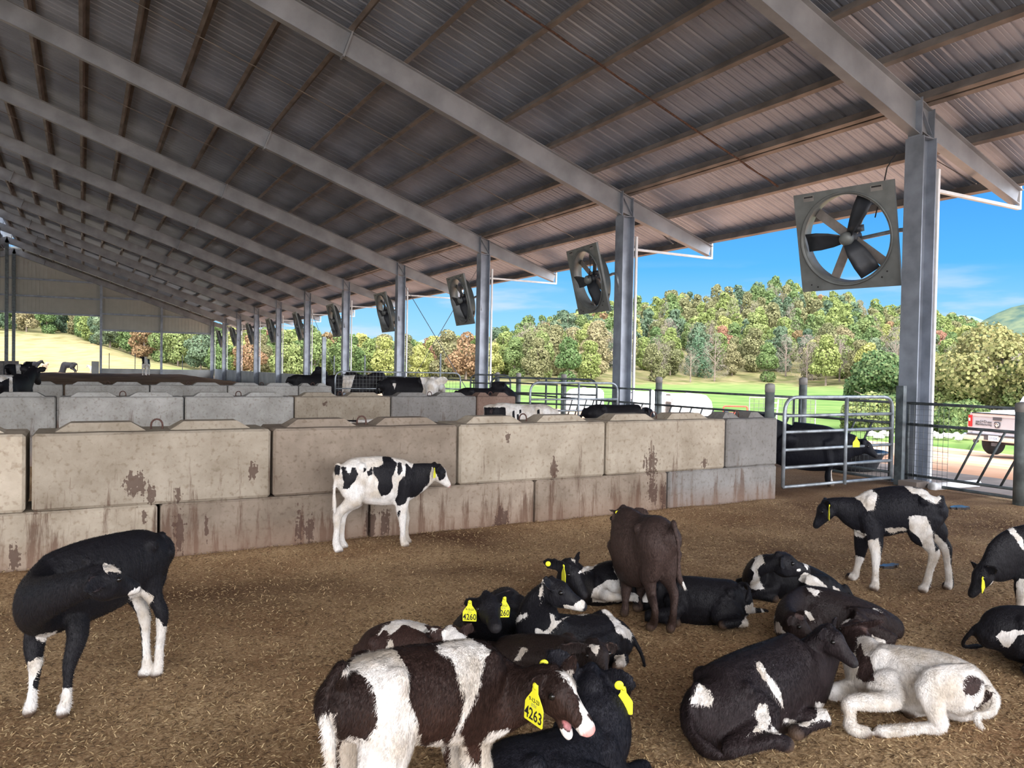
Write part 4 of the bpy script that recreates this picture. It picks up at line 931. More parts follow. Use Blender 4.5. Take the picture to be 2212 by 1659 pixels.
for i in range(6): MB().bar(g0+Vector((.02*i, 0, .12+.21*i)), g0+e1+Vector((.02*i, 0, .12+.21*i)), .03, .03).build('rung', M['white_plastic'], t)
# pale stones along the yard edge
M['stone'] = mat('pale_stone', (.62, .60, .57), .9, 0, .15, 4)
R = random.Random(5); mbs = []
for i in range(20):
    px = 1882+i*7.5 if i < 7 else 2010+(i-7)*7.2; gp = small(px, 0, R.uniform(31, 33)); gp.z = outz(gp.x)+.03
    mb = MB(); mb.lathe([(.05, 0), (.14, .05), (.15, .12), (.07, .19)], (0, 0, 0), 7); vs = [Vector(v)*R.uniform(.8, 1.4) for v in mb.v]; mb.v = [tuple(v) for v in vs]
    o = mb.build('stone', M['stone']); o.location = gp; o.rotation_euler = (R.uniform(-.2, .2), 0, R.uniform(0, 6)); tag(o, '%s pale stone from the left in the row edging the dirt yard' % ORD[i], 'stone', 'pale stones edging the yard')
# =============== pickup truck ===============
def text_mesh(name, body, size, m, parent, mtx, extrude=.002, align='CENTER', sx=1.0):
    cu = bpy.data.curves.new(name, 'FONT'); cu.body = body; cu.size = size; cu.extrude = extrude; cu.align_x = align; cu.align_y = 'CENTER'; cu.resolution_u = 2; cu.offset = size*.012
    o = bpy.data.objects.new(name, cu); COL.objects.link(o); dg = bpy.context.evaluated_depsgraph_get(); dg.update()
    me = bpy.data.meshes.new_from_object(o.evaluated_get(dg)); bpy.data.objects.remove(o)
    for v in me.vertices: v.co.x *= sx
    me.materials.clear(); me.materials.append(M[m]); o = bpy.data.objects.new(name, me); COL.objects.link(o)
    if parent is not None: o.parent = parent
    o.matrix_local = mtx
    return o
def truck():
    M['paint'] = mat('silver_paint', (.52, .52, .56), .18, .35, .03); M['chrome'] = mat('chrome', (.75, .76, .78), .15, .8, .05)
    M['glass'] = mat('dark_glass', (.02, .025, .03), .05, 0, .1); M['lamp_red'] = mat('red_lamp', (.55, .02, .02), .2, 0, .1); M['tyre'] = mat('tyre', (.03, .03, .032), .85, 0, .3, 20)
    M['decal'] = mat('grey_decal', (.06, .06, .07), .5, 0, .1); M['plate'] = mat('plate_white', (.75, .77, .78), .5, 0, .05); M['platenum'] = mat('plate_blue', (.06, .12, .25), .5, 0, .1)
    x, y = cg((2158-1106)/F_*21.6, 21.6); t = empty('pickup_truck', (x, y, outz(x)), 'silver pickup truck parked on the red dirt, seen from behind through the feed fence', 'truck')
    def pr(mb, nm, m, smooth=False, par=None, bevel=0):
        o = mb.build(nm, M[m], smooth=smooth, bevel=bevel); o.parent = par if par else t; return o
    # local: -y rear, +y front, z up, half width .98
    W2 = .95
    mb = MB()   # bed sides and floor
    for s in (-1, 1):
        mb.ext([(0, .62), (s*.06, .66), (s*.08, .95), (s*.04, 1.18), (-s*.02, 1.34), (-s*.10, 1.34), (-s*.10, .62)], (s*(W2-.05), 0, 0), (s*(W2-.05), 2.1, 0), (1, 0, 0), (0, 0, 1))
    mb.box((0, 1.05, .72), (1.8, 2.1, .06)); mb.box((0, 2.08, 1.0), (1.8, .05, .66)); pr(mb, 'cargo_bed', 'paint', bevel=.01)
    # cab
    prof = [(2.1, .5), (2.1, 1.30), (2.35, 1.85), (3.3, 1.88), (4.05, 1.36), (5.5, 1.22), (5.65, .95), (5.65, .5)]
    mb = MB(); n = len(prof); mb.add([(-W2*(.86 if z > 1.5 else 1), a, z) for a, z in prof]+[(W2*(.86 if z > 1.5 else 1), a, z) for a, z in prof], [tuple(range(n)), tuple(range(2*n-1, n-1, -1))]+[(i, n+i, n+(i+1) % n, (i+1) % n) for i in range(n)]); pr(mb, 'cab', 'paint', bevel=.03)
    pr(MB().add([(-.7, 2.11, 1.36), (.7, 2.11, 1.36), (.62, 2.30, 1.78), (-.62, 2.30, 1.78), (-.7, 2.16, 1.36), (.7, 2.16, 1.36), (.62, 2.34, 1.78), (-.62, 2.34, 1.78)], [(0, 1, 2, 3), (4, 7, 6, 5), (0, 4, 5, 1), (3, 2, 6, 7)]), 'rear_window', 'glass')
    # tailgate
    mb = MB(); mb.ext([(-.02, .70), (0, .68), (.04, .68), (.04, 1.33), (0, 1.35), (-.05, 1.33), (-.045, 1.24), (-.01, 1.21), (-.015, .95)], (-.78, 0, 0), (.78, 0, 0), (0, 1, 0), (0, 0, 1)); tg = pr(mb, 'tailgate', 'paint')
    pr(MB().box((0, -.045, 1.335), (1.58, .06, .03)), 'tailgate_cap', 'glass', par=tg)
    pr(MB().box((.0, -.035, 1.19), (.27, .03, .10)), 'tailgate_handle', 'decal', par=tg, bevel=.01)
    # emblem: rounded shield with two curls
    mb = MB(); cx, cz = 0, 1.0; y0 = -.035
    out = [(-.085, .07), (-.06, .095), (.06, .095), (.085, .07), (.08, -.02), (.05, -.085), (.0, -.095), (-.05, -.085), (-.08, -.02)]
    k = len(out); mb.add([(cx+a*1.15, y0, cz+b) for a, b in out]+[(cx+a*1.0, y0-.008, cz+b*.9) for a, b in out], [(i, (i+1) % k, k+(i+1) % k, k+i) for i in range(k)]+[tuple(range(k, 2*k))]); em = pr(mb, 'emblem', 'decal', par=tg)
    mb = MB()
    for s in (-1, 1): mb.tube([(cx+s*(.012+.045*math.sin(a)), y0-.012, cz+.012+.045*math.cos(a)) for a in [i*.45 for i in range(11)]], .008, 6)
    mb.box((cx, y0-.012, cz-.01), (.03, .01, .11)); pr(mb, 'emblem_curls', 'chrome', par=em)
    rotm = Matrix.Rotation(math.pi/2, 4, 'X')
    T = lambda a, z, y_=-.036: Matrix.Translation((a, y_, z)) @ rotm
    text_mesh('lettering', 'J+D', .115, 'decal', tg, T(-.43, 1.075), sx=1.15)
    text_mesh('lettering', 'Manufacturing', .092, 'decal', tg, T(-.43, .99), sx=1.0)
    for a in (-.62, -.24): pr(MB().box((a, -.034, 1.075), (.13, .008, .022)), 'decal_stripe', 'decal', par=tg); pr(MB().box((a, -.034, 1.045), (.13, .008, .014)), 'decal_stripe', 'decal', par=tg)
    text_mesh('lettering', 'Powering the Future of Farming', .06, 'decal', tg, T(.22, .79), sx=.82)
    pr(MB().box((-.60, -.034, .845), (.24, .008, .022)), 'decal_stripe', 'decal', par=tg)
    text_mesh('lettering', '4x4', .06, 'decal', tg, T(-.63, .80))
    for s in (-1, 1):
        l_ = pr(MB().box((s*.865, -.02, 1.08), (.10, .09, .36)), 'tail_lamp', 'lamp_red', bevel=.015); pr(MB().box((s*.865, -.068, 1.12), (.05, .006, .09)), 'reverse_lens', 'plate', par=l_)
    mb = MB(); mb.ext([(-.16, .50), (-.20, .56), (-.20, .66), (-.16, .70), (.05, .70), (.05, .50)], (-.97, 0, 0), (.97, 0, 0), (0, 1, 0), (0, 0, 1)); bp_ = pr(mb, 'rear_bumper', 'chrome', bevel=.015)
    pr(MB().box((0, -.17, .69), (1.7, .10, .03)), 'bumper_step', 'decal', par=bp_)
    pl = pr(MB().box((0.02, -.215, .60), (.31, .012, .16)), 'licence_plate', 'plate', par=bp_); text_mesh('plate_number', '5Y1S54', .095, 'platenum', pl, T(.02, .595, -.223), sx=.82)
    pr(MB().box((-.22, -.205, .6), (.12, .02, .13)), 'plate_recess', 'decal', par=bp_)
    pr(MB().lathe([(.055, -.12), (.06, 0), (.045, 0), (.045, -.11)], (-.60, -.06, .47), 16, (0, 1, 0)), 'exhaust_tip', 'decal')
    mb = MB(); mb.box((0, -.10, .42), (.10, .2, .10)); pr(mb, 'hitch', 'decal')
    for s in (-1, 1):
        for yy in (1.0, 4.6):
            w = pr(MB().lathe([(.24, -.14), (.37, -.14), (.405, -.09), (.405, .09), (.37, .14), (.24, .14)], (s*.80, yy, .40), 32, (1, 0, 0)), 'wheel', 'tyre', True); pr(MB().lathe([(.0, -.05), (.10, -.13), (.22, -.12), (.25, -.05)], (s*.80, yy, .40), 20, (1, 0, 0)), 'rim', 'chrome', par=w)
    mb = MB(); mb.box((0, 1.0, .40), (1.5, .12, .12)); mb.box((0, 2.8, .55), (1.6, 5, .15)); pr(mb, 'chassis', 'decal')
    t.rotation_euler = (0, 0, math.radians(-96)); t.scale = (.93, .93, .93)
    t2 = MB().box((-.25, 1.2, .0), (.5, 1.6, .10)); o = t2.build('white_board', M['white_plastic']); o.rotation_euler = (0, 0, math.radians(-96))
    c, s = math.cos(math.radians(-96)), math.sin(math.radians(-96)); o.location = (x, y, outz(x)+1.27); tag(o, 'white board lying across the bed of the pickup truck', 'board')
truck()
# =============== CATTLE: posable body builder ===============
def coat_mat(name):
    m, nt, N, L, b = nodes(name)
    g = N.new('ShaderNodeNewGeometry')
    mp = N.new('ShaderNodeMapping'); mp.inputs['Scale'].default_value = (1, 1, .35); L.new(g.outputs['Position'], mp.inputs[0])
    nf = N.new('ShaderNodeTexNoise'); nf.inputs['Scale'].default_value = 170; nf.inputs['Detail'].default_value = 3; L.new(mp.outputs[0], nf.inputs[0])
    nl = N.new('ShaderNodeTexNoise'); nl.inputs['Scale'].default_value = 28; nl.inputs['Detail'].default_value = 4; L.new(mp.outputs[0], nl.inputs[0])
    nb = N.new('ShaderNodeTexNoise'); nb.inputs['Scale'].default_value = 7; nb.inputs['Detail'].default_value = 3; L.new(g.outputs['Position'], nb.inputs[0])
    def attr(n): a = N.new('ShaderNodeAttribute'); a.attribute_name = n; return a
    def math_(op, a, b_=None, c=None):
        x = N.new('ShaderNodeMath'); x.operation = op
        for i, v in enumerate((a, b_, c)):
            if v is None: continue
            if isinstance(v, (int, float)): x.inputs[i].default_value = v
            else: L.new(v, x.inputs[i])
        return x.outputs[0]
    w = attr('wht').outputs['Fac']
    s = math_('ADD', math_('MULTIPLY_ADD', nf.outputs[0], .012, -.006), math_('MULTIPLY_ADD', nl.outputs[0], .03, -.015))
    f = math_('ADD', w, s); mr = N.new('ShaderNodeMapRange'); mr.inputs[1].default_value = -.0012; mr.inputs[2].default_value = .0012; L.new(f, mr.inputs[0])
    tv = N.new('ShaderNodeMapRange'); tv.inputs[1].default_value = .3; tv.inputs[2].default_value = .7; tv.inputs[3].default_value = .6; tv.inputs[4].default_value = 1.5; L.new(nf.outputs[0], tv.inputs[0])
    dk = N.new('ShaderNodeMixRGB'); dk.blend_type = 'MULTIPLY'; dk.inputs[0].default_value = 1; L.new(attr('tint').outputs['Color'], dk.inputs[1]); L.new(tv.outputs[0], dk.inputs[2])
    wc = N.new('ShaderNodeValToRGB'); wc.color_ramp.elements[0].position = .35; wc.color_ramp.elements[0].color = (.60, .53, .45, 1); wc.color_ramp.elements[1].position = .6; wc.color_ramp.elements[1].color = (.84, .81, .78, 1); L.new(nb.outputs[0], wc.inputs[0])
    wf = N.new('ShaderNodeMixRGB'); wf.blend_type = 'MULTIPLY'; wf.inputs[0].default_value = 1; L.new(wc.outputs[0], wf.inputs[1])
    wv = N.new('ShaderNodeMapRange'); wv.inputs[1].default_value = .32; wv.inputs[2].default_value = .55; wv.inputs[3].default_value = .68; wv.inputs[4].default_value = 1.0; L.new(math_('MULTIPLY_ADD', nl.outputs[0], .5, math_('MULTIPLY', nf.outputs[0], .5)), wv.inputs[0]); L.new(wv.outputs[0], wf.inputs[2])
    mx = N.new('ShaderNodeMixRGB'); L.new(mr.outputs[0], mx.inputs[0]); L.new(dk.outputs[0], mx.inputs[1]); L.new(wf.outputs[0], mx.inputs[2])
    top = attr('top'); m2 = N.new('ShaderNodeMixRGB'); L.new(attr('topf').outputs['Fac'], m2.inputs[0]); L.new(mx.outputs[0], m2.inputs[1]); L.new(top.outputs['Color'], m2.inputs[2])
    L.new(m2.outputs[0], b.inputs['Base Color']); b.inputs['Roughness'].default_value = .5; b.inputs['Specular IOR Level'].default_value = .16
    b.inputs['Sheen Weight'].default_value = .0; b.inputs['Sheen Roughness'].default_value = .4
    bp = N.new('ShaderNodeBump'); bp.inputs['Strength'].default_value = .55; bp.inputs['Distance'].default_value = .006; L.new(nf.outputs[0], bp.inputs['Height'])
    b2 = N.new('ShaderNodeBump'); b2.inputs['Strength'].default_value = .35; b2.inputs['Distance'].default_value = .02; L.new(nl.outputs[0], b2.inputs['Height']); L.new(bp.outputs[0], b2.inputs['Normal'])
    L.new(b2.outputs[0], b.inputs['Normal'])
    return m
M['coat'] = coat_mat('calf_coat')
STAND = dict(
 S0=(-.37, 0, .665, .07, .075), S1=(-.28, 0, .665, .112, .118), S2=(-.10, 0, .63, .120, .15), S3=(.06, 0, .605, .135, .178), S4=(.21, 0, .605, .122, .185), S5=(.32, 0, .62, .098, .16),
 N1=(.41, 0, .675, .070, .128), N2=(.50, 0, .745, .056, .10), N3=(.585, 0, .82, .046, .062), M=(.77, 0, .655),
 Fs=(.29, .065, .60, .045, .085), Fe=(.26, .085, .44, .042, .06), Fk=(.29, .08, .255, .031, .034), Fc=(.288, .08, .16, .021, .023), Ff=(.285, .08, .085, .026, .028), Fh=(.305, .08, .02, .030, .038),
 Hp=(-.22, .06, .62, .06, .12), Hs=(-.15, .10, .46, .055, .088), Hg=(-.235, .09, .36, .033, .05), Hk=(-.34, .08, .28, .026, .040), Hc=(-.335, .08, .18, .020, .025), Hf=(-.325, .08, .085, .026, .029), Hh=(-.29, .08, .02, .030, .038),
 T0=(-.41, 0, .72, .020), T1=(-.455, 0, .62, .014), T2=(-.46, 0, .47, .011), T3=(-.455, 0, .36, .020), T4=(-.45, 0, .27, .010))
LIE = dict(
 S0=(-.38, 0, .17, .07, .09), S1=(-.29, 0, .20, .125, .155), S2=(-.12, 0, .19, .150, .175), S3=(.05, 0, .19, .155, .185), S4=(.20, 0, .205, .130, .19), S5=(.31, 0, .24, .100, .165),
 N1=(.39, 0, .33, .070, .122), N2=(.45, 0, .425, .057, .098), N3=(.51, 0, .52, .046, .062), M=(.70, 0, .38),
 Fs=(.27, .08, .24, .05, .09), Fe=(.20, .13, .10, .045, .055), Fk=(.40, .13, .055, .034, .036), Fc=(.32, .15, .04, .023, .024), Ff=(.24, .16, .035, .026, .026), Fh=(.185, .165, .03, .030, .036),
 Hp=(-.22, .08, .20, .08, .13), Hs=(.0, .17, .14, .06, .085), Hg=(-.12, .20, .09, .04, .055), Hk=(-.24, .22, .05, .030, .034), Hc=(-.14, .25, .035, .023, .024), Hf=(-.04, .27, .03, .027, .027), Hh=(.02, .275, .028, .030, .036),
 T0=(-.43, 0, .22, .020), T1=(-.48, .05, .12, .014), T2=(-.46, .13, .05, .012), T3=(-.38, .20, .03, .018), T4=(-.31, .25, .025, .010))
LEGS = ('s', 'e', 'k', 'c', 'f', 'h')
def crm(ps, i, t):
    a, b, c, d = ps[max(i-1, 0)], ps[i], ps[min(i+1, len(ps)-1)], ps[min(i+2, len(ps)-1)]
    return .5*((2*b)+(c-a)*t+(2*a-5*b+4*c-d)*t*t+(3*b-a-3*c+d)*t*t*t)
def loft(mb, pts, side, n=16, sub=4, capk=.55, cap0=True):
    """pts: list of (Vector, ra lateral, rb other). closed rounded tube"""
    A = [np.array((p.x, p.y, p.z, ra, rb)) for p, ra, rb in pts]; seq = []
    for i in range(len(A)-1):
        for k in range(sub): seq.append(crm(A, i, k/sub))
    seq.append(A[-1]); s = Vector(side).normalized(); rings = []; frames_ = []
    P3 = [Vector(q[:3]) for q in seq]; n_ = len(seq)
    for i, q in enumerate(seq):
        t = (P3[min(i+1, n_-1)]-P3[max(i-1, 0)]).normalized(); s = (s-t*s.dot(t)).normalized(); u = t.cross(s)
        frames_.append((P3[i], t, s, u, max(q[3], .002), max(q[4], .002)))
    def ring(p, s, u, ra, rb): return [p+s*(ra*math.cos(2*math.pi*j/n))+u*(rb*math.sin(2*math.pi*j/n)) for j in range(n)]
    p, t, s, u, ra, rb = frames_[0]; r = min(ra, rb)
    for a, k in ((.95, .35), (.62, .74)): rings.append(ring(p-t*r*a*capk*1.6, s, u, ra*k, rb*k))
    for p, t, s, u, ra, rb in frames_: rings.append(ring(p, s, u, ra, rb))
    r = min(ra, rb)
    for a, k in ((.62, .74), (.95, .35)): rings.append(ring(p+t*r*a*capk*1.6, s, u, ra*k, rb*k))
    k = len(rings)
    fs = [(i*n+j, i*n+(j+1) % n, (i+1)*n+(j+1) % n, (i+1)*n+j) for i in range(k-1) for j in range(n)]+[tuple(range(n-1, -1, -1)), tuple(range((k-1)*n, k*n))]
    mb.add([v for g in rings for v in g], fs); return frames_
def ball(mb, c, r, ax=(Vector((1, 0, 0)), Vector((0, 1, 0)), Vector((0, 0, 1))), n=12):
    if not isinstance(r, (tuple, list)): r = (r, r, r)
    vs = [c+ax[2]*r[2]]; m = n//2
    for i in range(1, m):
        a = math.pi*i/m
        for j in range(n): vs.append(c+ax[0]*(r[0]*math.sin(a)*math.cos(2*math.pi*j/n))+ax[1]*(r[1]*math.sin(a)*math.sin(2*math.pi*j/n))+ax[2]*(r[2]*math.cos(a)))
    vs.append(c-ax[2]*r[2]); fs = [(0, 1+j, 1+(j+1) % n) for j in range(n)]
    for i in range(m-2): fs += [(1+i*n+j, 1+(i+1)*n+j, 1+(i+1)*n+(j+1) % n, 1+i*n+(j+1) % n) for j in range(n)]
    e = 1+(m-2)*n; fs += [(e+j, len(vs)-1, e+(j+1) % n) for j in range(n)]
    mb.add(vs, fs)
def sdf_poly(x, y, poly):
    p = np.array(poly, float); q = np.roll(p, -1, 0); d = np.full(len(x), 1e9); ins = np.zeros(len(x), bool)
    for (ax, ay), (bx, by) in zip(p, q):
        ex, ey = bx-ax, by-ay; wx, wy = x-ax, y-ay; t = np.clip((wx*ex+wy*ey)/(ex*ex+ey*ey+1e-9), 0, 1)
        d = np.minimum(d, np.hypot(wx-ex*t, wy-ey*t)); c = ((ay > y) != (by > y)) & (x < (bx-ax)*(y-ay)/(by-ay+1e-12)+ax); ins ^= c
    return np.where(ins, d, -d)
RF = np.array(R_); UF = np.array(U_); FF = np.array(_f); CC = np.array(CAM)
HR = Vector((math.cos(YAW), -math.sin(YAW), 0)); HF = Vector((math.sin(YAW), math.cos(YAW), 0))
def zm(ox, oy, k, pts): return [(ox+a/k, oy+b/k) for a, b in pts]
DG = bpy.context.evaluated_depsgraph_get
def cattle(kind, label, category, hind, front, pose='stand', s=1.0, fix={}, coat=(), base='k', tint=(.010, .0095, .012), vox=.010, nose='k', head={}, ears=None, tail=True, group=None, tint2=None, hup=None, mouth=0.0, thin=1.0, fur=0, eyes=True, lean=0, skip=()):
    gp = lambda q: G(*q) if len(q) == 2 else Vector(cg(q[0], q[1])+(0,))     # (px,py) or (X,Z,'m')
    a, b = gp(hind), gp(front); c = (a+b)/2; c.z = 0; fw = (b-a); fw.z = 0; fw.normalize(); lf = Vector((-fw.y, fw.x, 0)); up = Vector((0, 0, 1))
    T = STAND if pose == 'stand' else LIE; J = {}; Rr = {}
    off = -(.005)*s
    for k, v in T.items():
        sides = (('', 0),) if k[0] in 'SNMT' else (('L', 1), ('R', -1))
        for sd_, sg in sides:
            nm = k if not sd_ else k[0]+sd_+k[1]
            yv = v[1] if not sd_ else v[1]*sg
            J[nm] = c+fw*((v[0]-off)*s)+lf*(yv*s)+up*(v[2]*s); Rr[nm] = [q*s for q in v[3:]]
            if k[0] in 'S' and lean: J[nm] = J[nm]+lf*lean*v[2]*s
    for k, v in fix.items():
        if v is None: continue
        Z = depth(J[k]); old = J[k].copy()
        if isinstance(v, Vector): J[k] = v
        elif k[0] in 'SN' and len(v) >= 3 and v[2] > 150:         # (x, ytop, ybottom[, Z])
            if len(v) > 3 and v[3]: Z = v[3]
            J[k] = P(v[0], (v[1]+v[2])/2, Z); Rr[k][1] = (v[2]-v[1])/2*Z/F_
            if len(v) > 4: Rr[k][0] = v[4]
        else:
            if len(v) > 2 and v[2]: Z = v[2]
            J[k] = P(v[0], v[1], Z)
        dl = J[k]-old                                   # joints hanging from this one come along
        for q in {'S0': ('T0', 'T1', 'T2', 'T3', 'T4'), 'S1': ('HLp', 'HRp'), 'S4': ('FLs', 'FRs')}.get(k, ()):
            if q not in fix: J[q] = J[q]+dl
    if pose == 'stand':                            # feet on the ground; knees and hocks between body and foot
        for pre in ('FL', 'FR', 'HL', 'HR'):
            h = fix.get(pre+'h')
            if h is not None and len(h) == 2: J[pre+'h'] = G(h[0], h[1])+up*.024*s
            rt = pre+('s' if pre[0] == 'F' else 'p')
            for q, fr_ in (('e', .30), ('s', .40), ('k', .68), ('f', .95)):
                v = fix.get(pre+q)
                if v is None or len(v) != 2 or pre+q == rt: continue
                J[pre+q] = P(v[0], v[1], depth(J[rt])*(1-fr_)+depth(J[pre+'h'])*fr_)
    for pre in ('FL', 'FR', 'HL', 'HR'):           # cannon follows its neighbours unless placed
        A_, B_ = (J[pre+'k'], J[pre+'f'])
        if pre+'c' not in fix: J[pre+'c'] = A_*.5+B_*.5
        if pre[0] == 'H' and pre+'g' not in fix: J[pre+'g'] = J[pre+'s']*.5+J[pre+'k']*.5
        if pre+'f' in fix and pre+'h' not in fix: pass
    mb = MB()
    tr = [(J[k], Rr[k][0], Rr[k][1]) for k in ('S0', 'S1', 'S2', 'S3', 'S4', 'S5', 'N1', 'N2', 'N3')]
    fr = loft(mb, tr, lf, n=20, sub=5)
    # hip and shoulder bones, brisket
    p, t, sd0, u, ra, rb = fr[7]
    for g_ in (-1, 1):
        ball(mb, p+sd0*(g_*ra*.72)-u*0+u*(rb*.55 if u.z > 0 else -rb*.55), .045*s)
        q = fr[22]; ball(mb, q[0]+q[2]*(g_*q[4]*.55)+q[3]*(q[5]*.3 if q[3].z > 0 else -q[5]*.3), (.07*s, .045*s, .11*s), (q[1], q[2], q[3]))
        q = fr[1]; ball(mb, q[0]+q[2]*(g_*.045*s), .045*s)
    q = fr[25]; ball(mb, q[0]+q[3]*(-q[5]*.7 if q[3].z > 0 else q[5]*.7), .06*s)
    for pre in ('FL', 'FR', 'HL', 'HR'):
        if pre in skip: continue
        ch = ('s', 'e', 'k', 'c', 'f', 'h') if pre[0] == 'F' else ('p', 's', 'g', 'k', 'c', 'f', 'h')
        loft(mb, [(J[pre+k], Rr[pre+k][0]*thin*(1.14 if k in 'kcfh' else 1.08), Rr[pre+k][1]*thin*(1.14 if k in 'kcf' else 1.06)) for k in ch], lf, n=12, sub=4)
    J['Ta'] = J['S0']*.75+J['S1']*.25; J['Tb'] = J['S0']*.35+J['T0']*.65; Rr['Ta'] = [.03*s]; Rr['Tb'] = [.022*s]
    if tail: loft(mb, [(J[k], max(Rr[k][0], vox*1.35), max(Rr[k][0], vox*1.35)) for k in ('Ta', 'Tb', 'T0', 'T1', 'T2', 'T3', 'T4')], lf, n=8, sub=4)
    # head
    d = (J['M']-J['N3']); HL_ = .285*s*head.get('len', 1.0); hd = d.normalized()
    if head.get('fit', True): HL_ = max(.20*s, min(.33*s, d.length*1.04))
    nk = (J['N3']-J['N2']).normalized(); hu = Vector(hup) if hup is not None else up*1.0+nk*.6
    hu = (hu-hd*hu.dot(hd)).normalized(); hl = hu.cross(hd).normalized()     # calf's left
    k_ = HL_/.285; o0 = J['N3']-hd*.02*s
    HP = lambda t, l, u_: o0+hd*(t*HL_)+hl*(l*k_)+hu*(u_*k_)
    prof = [(-.02, .040, .045, -.01), (.08, .058, .062, -.006), (.2, .070, .077, -.010), (.36, .069, .079, -.014), (.52, .054, .064, -.014), (.68, .044, .050, -.012), (.84, .043, .040, -.008), (.96, .037, .031, -.008)]
    if mouth: prof = [(-.02, .040, .045, -.01), (.08, .058, .062, -.006), (.2, .070, .077, -.010), (.36, .069, .077, -.014), (.52, .054, .057, -.006), (.68, .044, .038, .002), (.84, .043, .030, .004), (.96, .036, .026, .002)]
    hw = head.get('w', 1.0)
    loft(mb, [(HP(t, 0, o_), a_*k_*hw*1.04, b_*k_*1.13*head.get('h', 1)) for t, a_, b_, o_ in prof], hl, n=18, sub=4, capk=.5)
    if mouth:
        jd = (hd*math.cos(mouth)-hu*math.sin(mouth)).normalized(); j0 = HP(.42, 0, -.055)
        loft(mb, [(j0-jd*.03*k_, .036*k_, .030*k_), (j0+jd*.05*k_, .033*k_, .026*k_), (j0+jd*.095*k_, .030*k_, .020*k_), (j0+jd*.118*k_, .024*k_, .015*k_)], hl, n=12, sub=4)
    for g_ in (-1, 1):
        ball(mb, HP(.34, g_*.052*hw, .022), (.030*k_, .022*k_, .024*k_), (hd, hl, hu))       # brow / eye socket
        ball(mb, HP(.93, g_*.024, -.004), (.020*k_, .018*k_, .020*k_), (hd, hl, hu))          # nostril wing
        ball(mb, HP(.30, g_*.045*hw, -.045), (.060*k_, .022*k_, .045*k_), (hd, hl, hu))       # cheek
    ball(mb, HP(.03, 0, .045), .030*k_)
    # ears: cupped leaves
    ear_pts = {}
    for g_, nm in ((1, 'L'), (-1, 'R')):
        spec = (ears or {}).get(nm, (.95, .05, -.18))
        if spec is None: continue
        if isinstance(spec, Vector): ed = (spec-HP(.10, g_*.05, .02)); el = ed.length; ed.normalize()
        else: ed = (hl*(g_*spec[0])+hu*spec[1]+hd*spec[2]).normalized(); el = .125*k_*(spec[3] if len(spec) > 3 else 1)
        eb = HP(.10, g_*.052, .020); face = Vector((ears or {}).get(nm+'f')) if (ears or {}).get(nm+'f') is not None else (hd*.75+hu*.5)
        face = (face-ed*face.dot(ed)).normalized(); ew = ed.cross(face); nu, nv = 9, 7; vs = []
        th = max(.006*k_, vox*.75)
        for sgn in (1, -1):
            for i in range(nu):
                t = i/(nu-1)*1.22-.22; w = (.018+.030*math.sin(math.pi*min(1, .12+max(t, 0)*.86))**.8)*k_*(1 if t < .97 else .35)
                for j in range(nv):
                    v = -1+2*j/(nv-1); vs.append(eb+ed*(t*el)+ew*(w*v)+face*((v*v-.5)*.020*k_*(1-.4*t)+sgn*th*(1-.35*abs(v))))
        m_ = nu*nv; fs = []
        for i in range(nu-1):
            for j in range(nv-1): q = i*nv+j; fs += [(q, q+nv, q+nv+1, q+1), (m_+q, m_+q+1, m_+q+nv+1, m_+q+nv)]
        ed_ = [j for j in range(nv)]+[i*nv+nv-1 for i in range(1, nu)]+[(nu-1)*nv+j for j in range(nv-2, -1, -1)]+[i*nv for i in range(nu-2, 0, -1)]
        for i in range(len(ed_)): q, r = ed_[i], ed_[(i+1) % len(ed_)]; fs.append((q, r, m_+r, m_+q))
        mb.add(vs, fs); ear_pts[nm] = (eb+ed*(el*.55), ed, face, ew)
    # one skin over everything
    me0 = bpy.data.meshes.new('tmp'); me0.from_pydata(mb.v, [], mb.f); bm = bmesh.new(); bm.from_mesh(me0); bmesh.ops.recalc_face_normals(bm, faces=bm.faces); bm.to_mesh(me0); bm.free()
    o = bpy.data.objects.new('tmp', me0); COL.objects.link(o)
    md = o.modifiers.new('r', 'REMESH'); md.mode = 'VOXEL'; md.voxel_size = vox; md.use_smooth_shade = True
    m2 = o.modifiers.new('s', 'SMOOTH'); m2.factor = .5; m2.iterations = 5 if vox < .02 else 2
    dg = DG(); dg.update(); me = bpy.data.meshes.new_from_object(o.evaluated_get(dg)); bpy.data.objects.remove(o)
    nv_ = len(me.vertices); ed = np.empty(len(me.edges)*2, np.int32); me.edges.foreach_get('vertices', ed); ed = ed.reshape(-1, 2); lb = np.arange(nv_)
    while True:                                    # drop stray crumbs, keep the one body
        m_ = np.minimum(lb[ed[:, 0]], lb[ed[:, 1]]); l2 = lb.copy(); np.minimum.at(l2, ed[:, 0], m_); np.minimum.at(l2, ed[:, 1], m_); l2 = l2[l2]
        if (l2 == lb).all(): break
        lb = l2
    big = np.bincount(lb).argmax()
    if (lb != big).any():
        bm = bmesh.new(); bm.from_mesh(me); bm.verts.ensure_lookup_table(); bmesh.ops.delete(bm, geom=[bm.verts[i] for i in np.nonzero(lb != big)[0]], context='VERTS'); bm.to_mesh(me); bm.free()
    me.name = 'body'; me.materials.clear(); me.materials.append(M['coat'])
    n = len(me.vertices); co = np.empty(n*3, np.float32); me.vertices.foreach_get('co', co); co = co.reshape(-1, 3).astype(float)
    rel = co-CC; Zv = rel@FF; vx = W_/2+F_*(rel@RF)/Zv; vy = H_/2-F_*(rel@UF)/Zv
    w = np.full(n, 1.0 if base == 'w' else -1.0)
